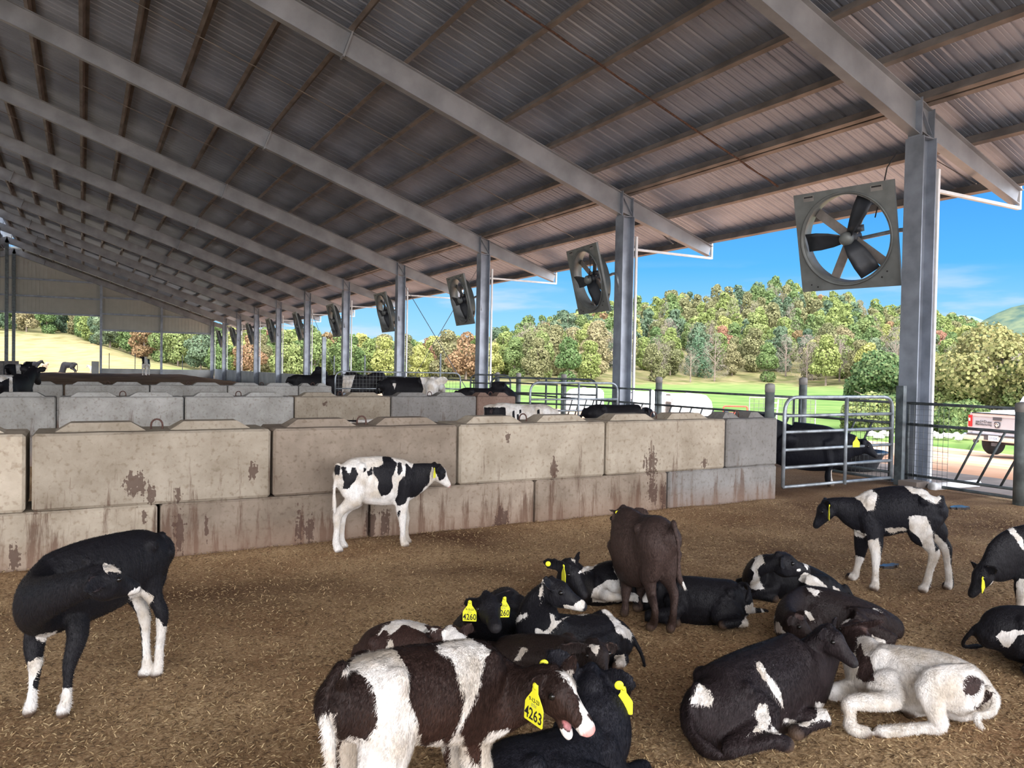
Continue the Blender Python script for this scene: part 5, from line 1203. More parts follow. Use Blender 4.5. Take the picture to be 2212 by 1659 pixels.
    for kk, poly in coat:
        if kk in 'wk':
            dd = sdf_poly(vx, vy, poly)*Zv/F_; w = np.maximum(w, dd) if kk == 'w' else np.minimum(w, -dd)
        else:                                   # 'W'/'K': ball (joint, radius[, offset])
            ctr = np.array(J[poly[0]]) if isinstance(poly[0], str) else np.array(poly[0]); dd = poly[1]*s-np.linalg.norm(co-ctr, axis=1)
            w = np.maximum(w, dd) if kk == 'W' else np.minimum(w, -dd)
    tn = np.tile(np.array((*tint, 1.0)), (n, 1))
    if tint2 is not None:
        zf = np.clip((np.sin(co[:, 0]*9)+np.sin(co[:, 1]*11+1)+np.sin(co[:, 2]*13+2))/3*.5+.5, 0, 1)*1.0
        zz = np.clip(1.25-(co[:, 2]/(s*(.8 if pose == 'stand' else .42))), 0, 1); f = np.clip(zf*.5+zz*.8, 0, 1)[:, None]
        tn[:, :3] = tn[:, :3]*(1-f)+np.array(tint2)*f
    top = np.zeros((n, 4)); top[:, 3] = 1; tf = np.zeros(n)
    def paint(center, r, col, soft=.004):
        nonlocal tf
        dist = np.linalg.norm(co-np.array(center), axis=1); f = np.clip((r-dist)/soft, 0, 1); msk = f > tf*.999
        msk &= f > 0; top[msk, :3] = col; tf[msk] = np.maximum(tf[msk], f[msk])
    pink = (.72, .36, .34); ncol = pink if nose == 'p' else (.022, .02, .022)
    paint(HP(1.0, 0, -.004), .040*k_, ncol, .008*k_)
    if nose == 'k': paint(HP(.9, 0, -.04), .03*k_, (.03, .028, .028), .01*k_)
    if mouth:
        paint(HP(.70, 0, -.040), .042*k_, (.55, .22, .24), .006); paint(j0+jd*.085*k_+hu*.030*k_, .028*k_, (.62, .30, .32), .006)
    for g_ in (-1, 1):
        paint(HP(.985, g_*.021, .002), .0095*k_, (.06, .02, .02) if nose == 'p' else (.004, .004, .004), .003)
    for pre in ('FL', 'FR', 'HL', 'HR'):
        paint(J[pre+'h']-up*.008*s, .042*s, (.10, .065, .045), .012*s)
    for nm, (ep, ed, face, ew) in ear_pts.items():       # thin-haired inside of the ear
        dv = co-np.array(ep+face*.012*k_); f = (np.linalg.norm(dv, axis=1) < .045*k_) & ((dv@np.array(face)) > -.004)
        f &= tf < .3; top[f, :3] = np.array(tint2 if tint2 is not None else tint)*1.3+np.array((.045, .028, .025)); tf[f] = .75
    def setf(nm, arr): a_ = me.attributes.new(nm, 'FLOAT', 'POINT'); a_.data.foreach_set('value', arr.astype(np.float32))
    def setc(nm, arr): a_ = me.attributes.new(nm, 'FLOAT_COLOR', 'POINT'); a_.data.foreach_set('color', arr.astype(np.float32).ravel())
    setf('wht', w); setf('topf', tf); setc('tint', tn); setc('top', top)
    me.polygons.foreach_set('use_smooth', [True]*len(me.polygons))
    root = empty(kind, (c.x, c.y, 0), label, category, group)
    ob = bpy.data.objects.new('body', me); COL.objects.link(ob); ob.parent = root; ob.matrix_parent_inverse = root.matrix_world.inverted()
    if eyes and vox < .03:
        for g_ in (-1, 1):
            e = MB(); ball(e, HP(.34, g_*.068*hw, .020), .0155*k_, n=14); eo = e.build('eye', M['eye'], smooth=True); eo.parent = root; eo.matrix_parent_inverse = root.matrix_world.inverted()
    if fur: fur_coat(me, root, fur, fw, s, w, tf, tn, top, HP(.85, 0, -.05))
    return dict(root=root, HP=HP, hd=hd, hu=hu, hl=hl, k=k_, J=J, ears=ear_pts)
def fur_coat(me, root, count, fw, s, w, tf, tn, top, chin=None):
    R = np.random.default_rng(len(me.vertices)); n = len(me.vertices)
    co = np.empty(n*3, np.float32); me.vertices.foreach_get('co', co); co = co.reshape(-1, 3)
    no = np.array([v.normal[:] for v in me.vertices], np.float32)
    vis = ((CC-co)*no).sum(1) > -.25*np.linalg.norm(CC-co, axis=1)
    if chin is not None: vis &= np.linalg.norm(co-np.array(chin), axis=1) > .14
    cand = np.nonzero((tf < .2) & vis)[0]; idx = R.choice(cand, count)
    p = co[idx]+R.normal(0, .004, (count, 3)); nn = no[idx]; p -= nn*((p-co[idx])*nn).sum(1)[:, None]
    fl = np.array([-fw.x*.7, -fw.y*.7, -.75])[None]+R.normal(0, .28, (count, 3)); fl = fl-nn*(fl*nn).sum(1)[:, None]; fl /= np.linalg.norm(fl, axis=1)[:, None]+1e-6
    sd = np.cross(nn, fl); L_ = R.uniform(.010, .021, count)[:, None]*s; wd = .0011
    v = np.stack([p-sd*wd-nn*.001, p+sd*wd-nn*.001, p+fl*L_*.6+nn*L_*.16+sd*wd*.6, p+fl*L_+nn*L_*.30], 1)
    m2 = bpy.data.meshes.new('fur'); m2.vertices.add(count*4); m2.vertices.foreach_set('co', v.astype(np.float32).ravel()); b = (np.arange(count)*4)[:, None]
    f = (b+np.array([[0, 1, 2, 3]])).ravel().astype(np.int32); m2.loops.add(count*4); m2.loops.foreach_set('vertex_index', f); m2.polygons.add(count); m2.polygons.foreach_set('loop_start', (np.arange(count)*4).astype(np.int32)); m2.update()
    for nm, arr in (('wht', w), ('topf', tf)): a_ = m2.attributes.new(nm, 'FLOAT', 'POINT'); a_.data.foreach_set('value', np.repeat(arr[idx], 4).astype(np.float32))
    for nm, arr in (('tint', tn), ('top', top)): a_ = m2.attributes.new(nm, 'FLOAT_COLOR', 'POINT'); a_.data.foreach_set('color', np.repeat(arr[idx], 4, 0).astype(np.float32).ravel())
    m2.materials.append(M['coat']); o = bpy.data.objects.new('hair', m2); COL.objects.link(o); o.parent = root; o.matrix_parent_inverse = root.matrix_world.inverted(); o['kind'] = 'stuff'
def ear_tag(cf, pos, nrm, up_, text=None, h=.078, blank=False, par=None):
    """yellow tag hanging below an ear: pos = its top hole"""
    root = cf['root']; nrm = Vector(nrm).normalized(); u = Vector(up_); u = (u-nrm*u.dot(nrm)).normalized(); r = u.cross(nrm).normalized(); k = h/.078
    out = [(-.007, .004), (.007, .004), (.009, -.014), (.024, -.034), (.028, -.042), (.028, -.076), (.026, -.078), (-.026, -.078), (-.028, -.076), (-.028, -.042), (-.024, -.034), (-.009, -.014)]
    pos = Vector(pos); n = len(out); mb = MB()
    mb.add([pos+r*(a*k)+u*(b*k)+nrm*.0012 for a, b in out]+[pos+r*(a*k)+u*(b*k)-nrm*.0012 for a, b in out], [tuple(range(n-1, -1, -1)), tuple(range(n, 2*n))]+[(i, (i+1) % n, n+(i+1) % n, n+i) for i in range(n)])
    t = mb.build('ear_tag', M['yellow'], root)
    sb = MB(); sb.lathe([(.0065*k, 0), (.0075*k, .002), (.004*k, .005)], pos+nrm*.001, 14, nrm); q = sb.build('tag_stud', M['yellow'], root, smooth=True)
    if text:
        mt = Matrix(((r.x, u.x, nrm.x, 0), (r.y, u.y, nrm.y, 0), (r.z, u.z, nrm.z, 0), (0, 0, 0, 1)))
        for body, sz, yy, m_, sx in ((text[0], .034, -.0615, 'ink', .80), (text[1], .0115, -.031, 'ink', .9), (text[2], .010, -.0415, 'inkgrey', .8)):
            if body:
                p_ = pos+u*(yy*k)+nrm*.0014; o = text_mesh('tag_number' if sz > .02 else 'tag_print', body, sz*k, m_, None, Matrix.Translation(p_) @ mt, extrude=.0004, sx=sx)
                o.parent = t; o.matrix_parent_inverse = Matrix.Identity(4)
    return t
def ear_button(cf, pos, nrm, r=.014):
    mb = MB(); mb.lathe([(r*.9, 0), (r, .0015), (r*.9, .004), (r*.35, .006)], Vector(pos), 18, Vector(nrm).normalized()); mb.build('ear_button', M['yellow'], cf['root'], smooth=True)
TOCAM = -_f
# =============== THE HERD ===============
BLK = (.010, .0095, .012); BRN = (.050, .028, .021)
z2 = lambda p: zm(660, 940, 5.53, p)
z3 = lambda p: zm(680, 1180, 2.9105, p)
z4 = lambda p: zm(960, 1150, 4.424, p)
z6 = lambda p: zm(1450, 1160, 3.324, p)
z7 = lambda p: zm(1700, 1020, 4.32, p)
z8 = lambda p: zm(1712, 1284, 4.424, p)
zA = lambda p: zm(0, 1080, 3.072, p)
PENG = 'young calves in the near pen'
# A: black calf at left licking its flank
A = cattle('calf', 'black calf with white socks at far left, head turned back to lick its flank', 'calf', (327, 1468), (101, 1555), s=.95, thin=.86, head=dict(h=1.12, w=1.1), vox=.0085, fur=14000,
  fix=dict(S0=(352, 1150, 1225, 4.12), S1=(322, 1141, 1262, 4.05), S2=(272, 1146, 1298, 3.92), S3=(215, 1158, 1330, 3.80), S4=(155, 1176, 1355, 3.68), S5=(100, 1205, 1375, 3.58), N1=(72, 1245, 1362, 3.38, .075), N2=(128, 1240, 1322, 3.22, .055), N3=(212, 1250, 3.14), M=(302, 1270, 3.30),
   FRe=(75, 1385), FRk=(76, 1440), FRf=(68, 1518), FRh=(62, 1550), FLs=(160, 1300, 3.66), FLe=(168, 1370), FLk=(150, 1435), FLf=(143, 1512), FLh=(135, 1552),
   HLs=(322, 1262), HLk=(350, 1328), HLf=(342, 1440), HLh=(336, 1466), HRs=(285, 1270), HRk=(312, 1330), HRf=(317, 1440), HRh=(308, 1466), T0=(350, 1152), T1=(362, 1190), T2=(358, 1235), T3=(350, 1255), T4=(345, 1275)),
  hup=(0, 0, 1), ears=dict(R=P(180, 1278, 3.02), Rf=-HF+HR*.3, L=(.7, .55, -.4)),
  coat=[('w', zA([(850, 620), (930, 580), (1020, 640), (990, 720), (1060, 790), (1085, 840), (1115, 840), (1110, 1240), (880, 1240), (950, 1050), (940, 850)])), ('k', zA([(990, 680), (1070, 650), (1120, 720), (1100, 840), (1070, 790), (990, 770)])),
        ('w', zA([(370, 1245), (500, 1245), (500, 1500), (340, 1500)])), ('w', zA([(180, 1075), (300, 1030), (280, 1110), (240, 1150), (215, 1230), (265, 1290), (240, 1500), (110, 1500), (190, 1250)])), ('w', zA([(680, 425), (740, 430), (800, 480), (700, 480)])), ('w', zA([(225, 905), (370, 870), (350, 920), (270, 945)])), ('w', zA([(925, 180), (990, 175), (960, 200)]))])
# B: white and black calf by the wall
B = cattle('calf', 'white calf with black patches standing broadside by the near block wall', 'calf', (738, 1196), (877, 1183), s=1.0, vox=.0095, fur=9000, nose='p', base='w',
  fix=dict(S0=(735, 1000, 1045), S1=(752, 987, 1068), S2=(786, 985, 1086), S3=(820, 985, 1092), S4=(850, 988, 1091), S5=(875, 992, 1085), N1=(897, 998, 1070), N2=(921, 998, 1050), N3=(944, 1014), M=(972, 1051),
   HRp=(755, 1035), HRs=(765, 1075), HRk=(730, 1112), HRf=(726, 1172), HRh=(733, 1196), HLk=(741, 1110), HLf=(737, 1165), HLh=(744, 1188), FRe=(868, 1090), FRk=(869, 1122), FRf=(871, 1167), FRh=(876, 1184), FLk=(876, 1118), FLf=(877, 1160), FLh=(881, 1177),
   T0=(729, 1003), T1=(724, 1030), T2=(722, 1062), T3=(722, 1085), T4=(723, 1108)), ears=dict(R=(.75, -.35, -.6)),
  coat=[('k', z2([(1290, 325), (1560, 305), (1620, 340), (1680, 440), (1660, 520), (1600, 550), (1540, 420), (1510, 370), (1480, 560), (1330, 740), (1220, 745), (1200, 820), (1100, 840), (1070, 780), (1100, 700), (1110, 560), (1170, 490), (1190, 520), (1200, 330), (1270, 400)])),
   ('k', z2([(910, 250), (1000, 252), (1090, 330), (1070, 420), (1030, 490), (1050, 620), (1000, 690), (960, 720), (900, 725), (860, 640), (870, 560), (830, 480), (815, 380), (890, 370), (930, 350)])),
   ('k', z2([(1110, 320), (1150, 330), (1160, 420), (1120, 490), (1095, 450)])), ('k', z2([(430, 380), (490, 370), (500, 450), (540, 460), (545, 390), (590, 380), (625, 460), (600, 540), (560, 580), (500, 650), (450, 640), (460, 560), (430, 460)])),
   ('k', z2([(735, 440), (790, 380), (800, 470), (750, 490)])), ('k', z2([(680, 460), (700, 390), (730, 400), (710, 440)])), ('k', z2([(340, 400), (370, 345), (415, 370), (410, 470), (350, 480)])), ('k', z2([(1100, 920), (1135, 900), (1130, 950), (1110, 980)]))])
ear_tag(B, P(939, 1012, depth(B['HP'](.1, -.09, 0))-.05), HF*.2-HR*.95, (0, 0, 1), h=.085)
# C: the big brown and white calf in front
Cc = cattle('calf', 'large brown and white calf standing in front, mouth open, yellow ear tag 4263', 'calf', (-.44, 2.20, 'm'), (-.13, 2.56, 'm'), s=.96, vox=.0070, fur=42000, nose='p', mouth=.42, head=dict(h=1.08), tint=(.013, .010, .010), tint2=(.044, .021, .015), hup=(0, 0, 1),
  fix=dict(S0=(738, 1450, 1590, 2.20, .085), S1=(782, 1422, 1600, 2.27, .125), S2=(862, 1400, 1598, 2.36), S3=(935, 1392, 1602, 2.44), S4=(1002, 1384, 1604, 2.52), S5=(1052, 1398, 1600, 2.56), N1=(1100, 1424, 1575, 2.56), N2=(1138, 1440, 1548, 2.53), N3=(1188, 1470, 2.50), M=(1279, 1590, 2.38),
   HRs=(828, 1640), FRe=(1025, 1625), T0=(738, 1440, 2.12), T1=(712, 1478, 2.08), T2=(703, 1540, 2.06), T3=(712, 1610, 2.05), T4=(716, 1690, 2.05)), ears=dict(R=P(1138, 1492, 2.40), Rf=-HF*1-HR*.2, L=(.9, .2, -.2)),
  coat=[('w', z3([(170, 800), (260, 690), (440, 640), (520, 660), (580, 760), (585, 800), (600, 950), (640, 1080), (650, 1170), (690, 1260), (800, 1220), (850, 1270), (760, 1350), (700, 1420), (450, 1800), (150, 1800), (150, 1290), (210, 1180), (310, 1210), (390, 1150), (400, 1040), (370, 930), (330, 830), (270, 790)])),
   ('w', z3([(760, 630), (900, 570), (970, 570), (1110, 655), (1070, 700), (1060, 800), (1040, 850), (1000, 980), (950, 1080), (920, 1160), (960, 1280), (990, 1340), (1040, 1394), (1100, 1800), (860, 1800), (850, 1250), (880, 1180), (930, 1060), (940, 960), (910, 860), (860, 700), (800, 680)])),
   ('w', z3([(1100, 1165), (1240, 1140), (1210, 1190), (1100, 1260), (1110, 1320), (1190, 1390), (1200, 1800), (1040, 1800), (1050, 1240)])),
   ('w', z3([(1545, 790), (1610, 780), (1670, 870), (1700, 1000), (1730, 1090), (1800, 1130), (1800, 1250), (1660, 1340), (1560, 1290), (1450, 1180), (1400, 1090), (1440, 1090), (1520, 1150), (1600, 1165), (1680, 1110), (1660, 960), (1600, 870)])),
   ('w', z3([(20, 1060), (140, 1050), (150, 1800), (20, 1800)]))])
ear_tag(Cc, P(1157, 1482, 2.33), -HF*.62-HR*.78, (HR*.12+Vector((0, 0, 1))), ('4263', '9-12-23', 'RTH'), h=.118)
# D: small calf lying behind C
D = cattle('calf', 'small brown calf with a white head lying behind the standing brown and white calf', 'calf', (838, 1488), (975, 1512), 'lie', s=.86, vox=.010, fur=5000, tint=(.018, .011, .011), tint2=(.05, .026, .02), hup=(0, 0, 1),
  fix=dict(S2=(862, 1340, 1475), S3=(895, 1345, 1480), S4=(925, 1352, 1480), S5=(945, 1358, 1470), N1=(962, 1358, 1420), N2=(972, 1352, 1395), N3=(978, 1372, 3.66), M=(1012, 1440, 3.52)), nose='p',
  coat=[('w', z3([(400, 560), (440, 500), (520, 450), (640, 460), (780, 520), (700, 545), (560, 490), (480, 560), (500, 640), (450, 650), (480, 560), (430, 520)])), ('w', z3([(790, 540), (850, 490), (940, 560), (1000, 600), (960, 800), (880, 800), (820, 620)])), ('k', z3([(690, 500), (730, 500), (720, 530)]))])
# E: black calf facing the camera, tags 4260
E_ = cattle('calf', 'black calf lying face to the camera, yellow tags 4260 in both ears', 'calf', (1085, 1398), (1048, 1452), 'lie', s=.95, vox=.0085, fur=9000, hup=-HF*.8+Vector((0, 0, .9)),
  fix=dict(N1=(1045, 1300, 1400, 4.15), N2=(1046, 1285, 1370, 4.02, .06), N3=(1052, 1300, 3.92), M=(1073, 1362, 3.72), S4=(1050, 1275, 1430, 4.42), S5=(1045, 1285, 1430, 4.25), S3=(1068, 1268, 1420, 4.6)), ears=dict(R=P(1002, 1306, 3.93), L=P(1112, 1282, 4.0), Rf=-HF+Vector((0, 0, -.3)), Lf=-HF+Vector((0, 0, -.3))), coat=[])
ear_tag(E_, P(1015, 1300, 3.86), -HF*.97-HR*.1, (0, 0, 1), ('4260', '9-10-23', 'RTH'), h=.098)
ear_tag(E_, P(1090, 1292, 3.92), -HF*.9+HR*.35, (.1, .05, 1), ('4260', '9-10-23', 'RTH'), h=.098)
# F: black calf curled, white stripe over its neck
F1 = cattle('calf', 'curled black calf with a white neck stripe, its white muzzle on its flank', 'calf', (1300, 1432), (1185, 1448), 'lie', s=.93, vox=.0085, fur=9000, nose='k', hup=(0, 0, 1),
  fix=dict(S0=(1345, 1352, 1430), S1=(1322, 1335, 1440), S2=(1282, 1328, 1445), S3=(1240, 1330, 1450), S4=(1200, 1325, 1450), S5=(1172, 1318, 1435), N1=(1160, 1282, 1385, 4.12), N2=(1168, 1254, 1340, 4.08, .06), N3=(1188, 1268, 4.02), M=(1268, 1313, 4.0),
   HRs=(1300, 1345, 4.4), HRk=(1325, 1350, 4.5), HRc=(1335, 1358, 4.52), HRf=(1345, 1365, 4.52), HRh=(1355, 1378, 4.52), HLk=(1345, 1425, 3.95), HLf=(1338, 1432, 3.9), HLh=(1334, 1440, 3.86)),
  ears=dict(R=(.7, .3, -.6), L=None),
  coat=[('w', z4([(905, 690), (910, 560), (930, 440), (960, 385), (1010, 375), (1070, 440), (1010, 400), (960, 410), (945, 480), (925, 600), (920, 700)])), ('w', z4([(1140, 695), (1220, 700), (1320, 640), (1400, 680), (1320, 740), (1390, 760), (1330, 800), (1220, 770), (1170, 750)])),
   ('w', z4([(1340, 640), (1420, 620), (1560, 720), (1640, 830), (1800, 960), (1780, 1040), (1650, 960), (1600, 850), (1480, 720)])), ('w', z4([(1000, 770), (1040, 780), (1060, 850), (1180, 800), (1060, 900), (990, 975), (870, 970), (870, 910), (960, 960), (1020, 870)])), ('w', z4([(545, 900), (600, 850), (780, 770), (790, 800), (610, 910)])), ('w', z4([(1630, 1180), (1720, 1170), (1740, 1290), (1640, 1300)]))])
# H: black and white calf lying behind, head up at left (button in ear)
H1 = cattle('calf', 'black and white calf lying behind the standing brown calf, yellow button in its ear', 'calf', (1400, 1290), (1275, 1305), 'lie', s=.92, vox=.009, fur=6000, nose='k', hup=(0, 0, 1),
  fix=dict(S2=(1350, 1208, 1300), S3=(1318, 1212, 1305), S4=(1285, 1225, 1310), S5=(1262, 1232, 1305), N1=(1240, 1218, 1300, 5.05), N2=(1226, 1204, 1282, 4.95), N3=(1226, 1222, 4.88), M=(1266, 1292, 4.78), FLe=(1300, 1280), FLk=(1315, 1288), FLf=(1370, 1292), FLh=(1390, 1293)),
  ears=dict(R=P(1172, 1214, 4.95), Rf=-HF, L=(.8, .2, -.5)),
  coat=[('w', z4([(1280, 390), (1340, 320), (1460, 310), (1400, 360)])), ('w', z4([(1400, 620), (1430, 540), (1540, 460), (1660, 450), (1600, 320), (1650, 315), (1680, 520), (1850, 600), (1850, 660), (1420, 670)])), ('w', z4([(1200, 235), (1250, 260), (1250, 300), (1210, 270)]))])
ear_button(H1, P(1184, 1218, 4.86), -HF, .017)
ear_tag(H1, P(1218, 1222, 4.72), -HR*.9-HF*.25, (0, .0, 1), h=.10)
# I: brown calf standing, seen from behind
I1 = cattle('calf', 'dark brown calf standing with its rear to the camera among the lying calves', 'calf', (1431, 1362), (1366, 1324), s=.93, vox=.0085, fur=16000, tint=(.033, .023, .022), tint2=(.072, .046, .039),
  fix=dict(S0=(1452, 1132, 1195, 4.78), S1=(1430, 1112, 1225, 4.85, .135), S2=(1402, 1110, 1255, 5.0, .125), S3=(1376, 1104, 1268, 5.12, .13), S4=(1356, 1094, 1262, 5.25, .12), S5=(1348, 1094, 1250, 5.35), N1=(1342, 1096, 1210, 5.45), N2=(1342, 1096, 1170, 5.55), N3=(1346, 1112, 5.62), M=(1335, 1170, 5.85),
   HLs=(1402, 1245, 4.9), HLk=(1408, 1290), HLf=(1412, 1345), HLh=(1404, 1362), HRs=(1440, 1240), HRk=(1456, 1285), HRf=(1452, 1345), HRh=(1448, 1366), HLp=(1410, 1190), HRp=(1445, 1190), HLc=(1415, 1318), HRc=(1455, 1318),
   FLe=(1352, 1250), FLk=(1352, 1280), FLf=(1350, 1318), FLh=(1348, 1332), FRe=(1385, 1250), FRk=(1384, 1275), FRf=(1382, 1308), FRh=(1380, 1320),
   T0=(1455, 1130, 4.7), T1=(1465, 1175, 4.66), T2=(1466, 1215, 4.66), T3=(1468, 1248, 4.66), T4=(1480, 1272, 4.66)), ears=dict(L=P(1330, 1108, 5.6)),
  coat=[('w', [(1474, 1258), (1484, 1252), (1486, 1276), (1478, 1278)])])
ear_button(I1, P(1333, 1107, 5.5), -HF, .014)
# J: black calf lying right of the brown calf
J1 = cattle('calf', 'black calf lying just right of the standing brown calf, white hind feet', 'calf', (1575, 1345), (1455, 1338), 'lie', s=.90, vox=.009, fur=6000,
  fix=dict(S0=(1608, 1268, 1330), S1=(1588, 1254, 1348), S2=(1550, 1250, 1350), S3=(1510, 1246, 1352), S4=(1478, 1244, 1350), S5=(1455, 1248, 1345), N1=(1440, 1245, 1325), N2=(1428, 1248, 1310), N3=(1422, 1265), M=(1398, 1290), HLs=(1560, 1335), HLk=(1608, 1345), HLf=(1592, 1345), HLh=(1560, 1350), HRk=(1612, 1315), HRc=(1625, 1318), HRf=(1638, 1322), HRh=(1655, 1325), T0=(1600, 1262), T1=(1612, 1262), T2=(1618, 1272), T3=(1616, 1285), T4=(1612, 1300)),
  coat=[('w', z6([(490, 640), (540, 560), (575, 580), (575, 650), (500, 655)])), ('w', z6([(530, 500), (580, 470), (640, 500), (690, 560), (700, 590), (600, 570), (540, 545)])), ('k', z6([(600, 500), (640, 510), (660, 570), (610, 560)])), ('w', [(1388, 1262), (1405, 1250), (1412, 1300), (1388, 1300)])])
ear_tag(J1, P(1404, 1252, 4.95), -HF*.7-HR*.7, (0, 0, 1), h=.05)
# K: curled black and white calf
K1 = cattle('calf', 'curled black and white calf with a white neck band, furthest of the lying calves', 'calf', (1775, 1292), (1655, 1288), 'lie', s=.95, vox=.009, fur=6000, hup=(0, 0, 1), nose='k',
  fix=dict(S0=(1812, 1262, 1298), S1=(1785, 1242, 1305), S2=(1745, 1222, 1308), S3=(1708, 1210, 1305), S4=(1672, 1202, 1298), S5=(1642, 1205, 1290), N1=(1625, 1212, 1275, 5.5), N2=(1640, 1196, 1250, 5.35, .06), N3=(1680, 1212, 5.25), M=(1748, 1234, 5.3)), ears=dict(L=P(1704, 1202, 5.3), R=(.7, -.3, -.5), Lf=-HF),
  coat=[('w', z6([(555, 360), (600, 260), (575, 230), (600, 150), (650, 110), (670, 180), (620, 230), (640, 330), (670, 370), (600, 380)])), ('w', z6([(905, 310), (950, 250), (1050, 290), (1120, 360), (1050, 365), (960, 330)])), ('w', z6([(1150, 350), (1200, 370), (1235, 415), (1170, 400)])), ('w', z6([(945, 185), (985, 200), (980, 240), (960, 215)])), ('w', z6([(690, 100), (715, 115), (705, 135)])), ('w', z6([(900, 230), (930, 225), (930, 245), (905, 248)]))])
# L: dark calf with white marks behind M
L1 = cattle('calf', 'dark calf with small white marks lying behind the big black calf', 'calf', (1885, 1372), (1735, 1368), 'lie', s=1.0, vox=.009, fur=8000, tint=(.011, .010, .012), tint2=(.022, .014, .013), hup=(0, 0, 1),
  fix=dict(S0=(1930, 1330, 1390), S1=(1898, 1312, 1395), S2=(1850, 1292, 1392), S3=(1805, 1276, 1390), S4=(1760, 1266, 1388), S5=(1725, 1268, 1385), N1=(1700, 1285, 1380, 4.72), N2=(1698, 1305, 1385, 4.55), N3=(1712, 1340, 4.42), M=(1762, 1385, 4.35), FRk=(1685, 1355), T0=(1932, 1340), T1=(1938, 1362), T2=(1930, 1385), T3=(1915, 1392), T4=(1900, 1398)), ears=dict(L=P(1735, 1318, 4.35), Lf=-HF),
  coat=[('w', z6([(970, 360), (1010, 365), (1060, 385), (1050, 425), (1020, 420), (985, 390)])), ('w', z6([(950, 530), (1000, 540), (1030, 595), (1000, 600)])), ('w', z6([(740, 660), (750, 600), (780, 620), (800, 670), (840, 700), (760, 685)])), ('w', z6([(695, 580), (720, 555), (750, 570), (715, 600)])), ('w', z6([(1440, 700), (1540, 745), (1540, 770), (1450, 745)])), ('w', z6([(1450, 515), (1510, 530), (1520, 552)]))])
# M: big black calf lying, head in profile to the right
M1 = cattle('calf', 'big black calf lying with head in profile beside the white lying calf', 'calf', (1590, 1592), (1745, 1532), 'lie', s=1.0, vox=.0075, fur=26000, tint=(.011, .011, .014), tint2=(.022, .015, .016),
  fix=dict(S0=(1515, 1470, 1610, 3.30, .10), S1=(1548, 1440, 1640, 3.34, .15), S2=(1598, 1412, 1610, 3.44), S3=(1650, 1392, 1590, 3.54), S4=(1700, 1372, 1575, 3.64), S5=(1735, 1352, 1550, 3.70), N1=(1758, 1340, 1500, 3.74), N2=(1772, 1335, 1455, 3.74), N3=(1786, 1368, 3.70), M=(1842, 1428, 3.62),
   FRs=(1720, 1480, 3.6), FRe=(1715, 1545, 3.5), FRk=(1783, 1550, 3.48), FRc=(1755, 1565, 3.45), FRf=(1735, 1575, 3.42), FRh=(1718, 1583, 3.38), FLk=(1762, 1505, 3.72), FLf=(1750, 1530, 3.7), FLh=(1745, 1545, 3.68), HRp=(1580, 1530, 3.3), HRs=(1645, 1550, 3.3), HRg=(1610, 1590, 3.2), HRk=(1575, 1618, 3.16), HRc=(1625, 1612, 3.15), HRf=(1668, 1600, 3.16), HRh=(1700, 1608, 3.18),
   T0=(1505, 1480, 3.28), T1=(1490, 1530, 3.24), T2=(1498, 1580, 3.18), T3=(1530, 1612, 3.14), T4=(1560, 1632, 3.12)), hup=(0, 0, 1), ears=dict(R=P(1768, 1372, 3.58), Rf=-HF*.8+HR*.6, L=(.9, .3, -.3)),
  coat=[('w', z6([(145, 1190), (190, 1060), (240, 1065), (310, 1165), (270, 1215)])), ('w', z6([(600, 885), (635, 890), (770, 1080), (800, 1200), (825, 1260), (690, 1060), (620, 960)])), ('w', z6([(560, 1415), (620, 1340), (600, 1270), (635, 1185), (690, 1210), (718, 1300), (700, 1380), (600, 1405)])), ('w', z6([(1035, 1180), (1100, 1195), (1150, 1280), (1145, 1330), (1080, 1310), (960, 1365), (920, 1350), (1045, 1290)])), ('w', z6([(800, 1305), (850, 1305), (920, 1335), (840, 1340)])), ('w', z6([(670, 1390), (720, 1365), (795, 1415), (700, 1405)])), ('w', z6([(715, 885), (750, 905), (745, 915)]))])
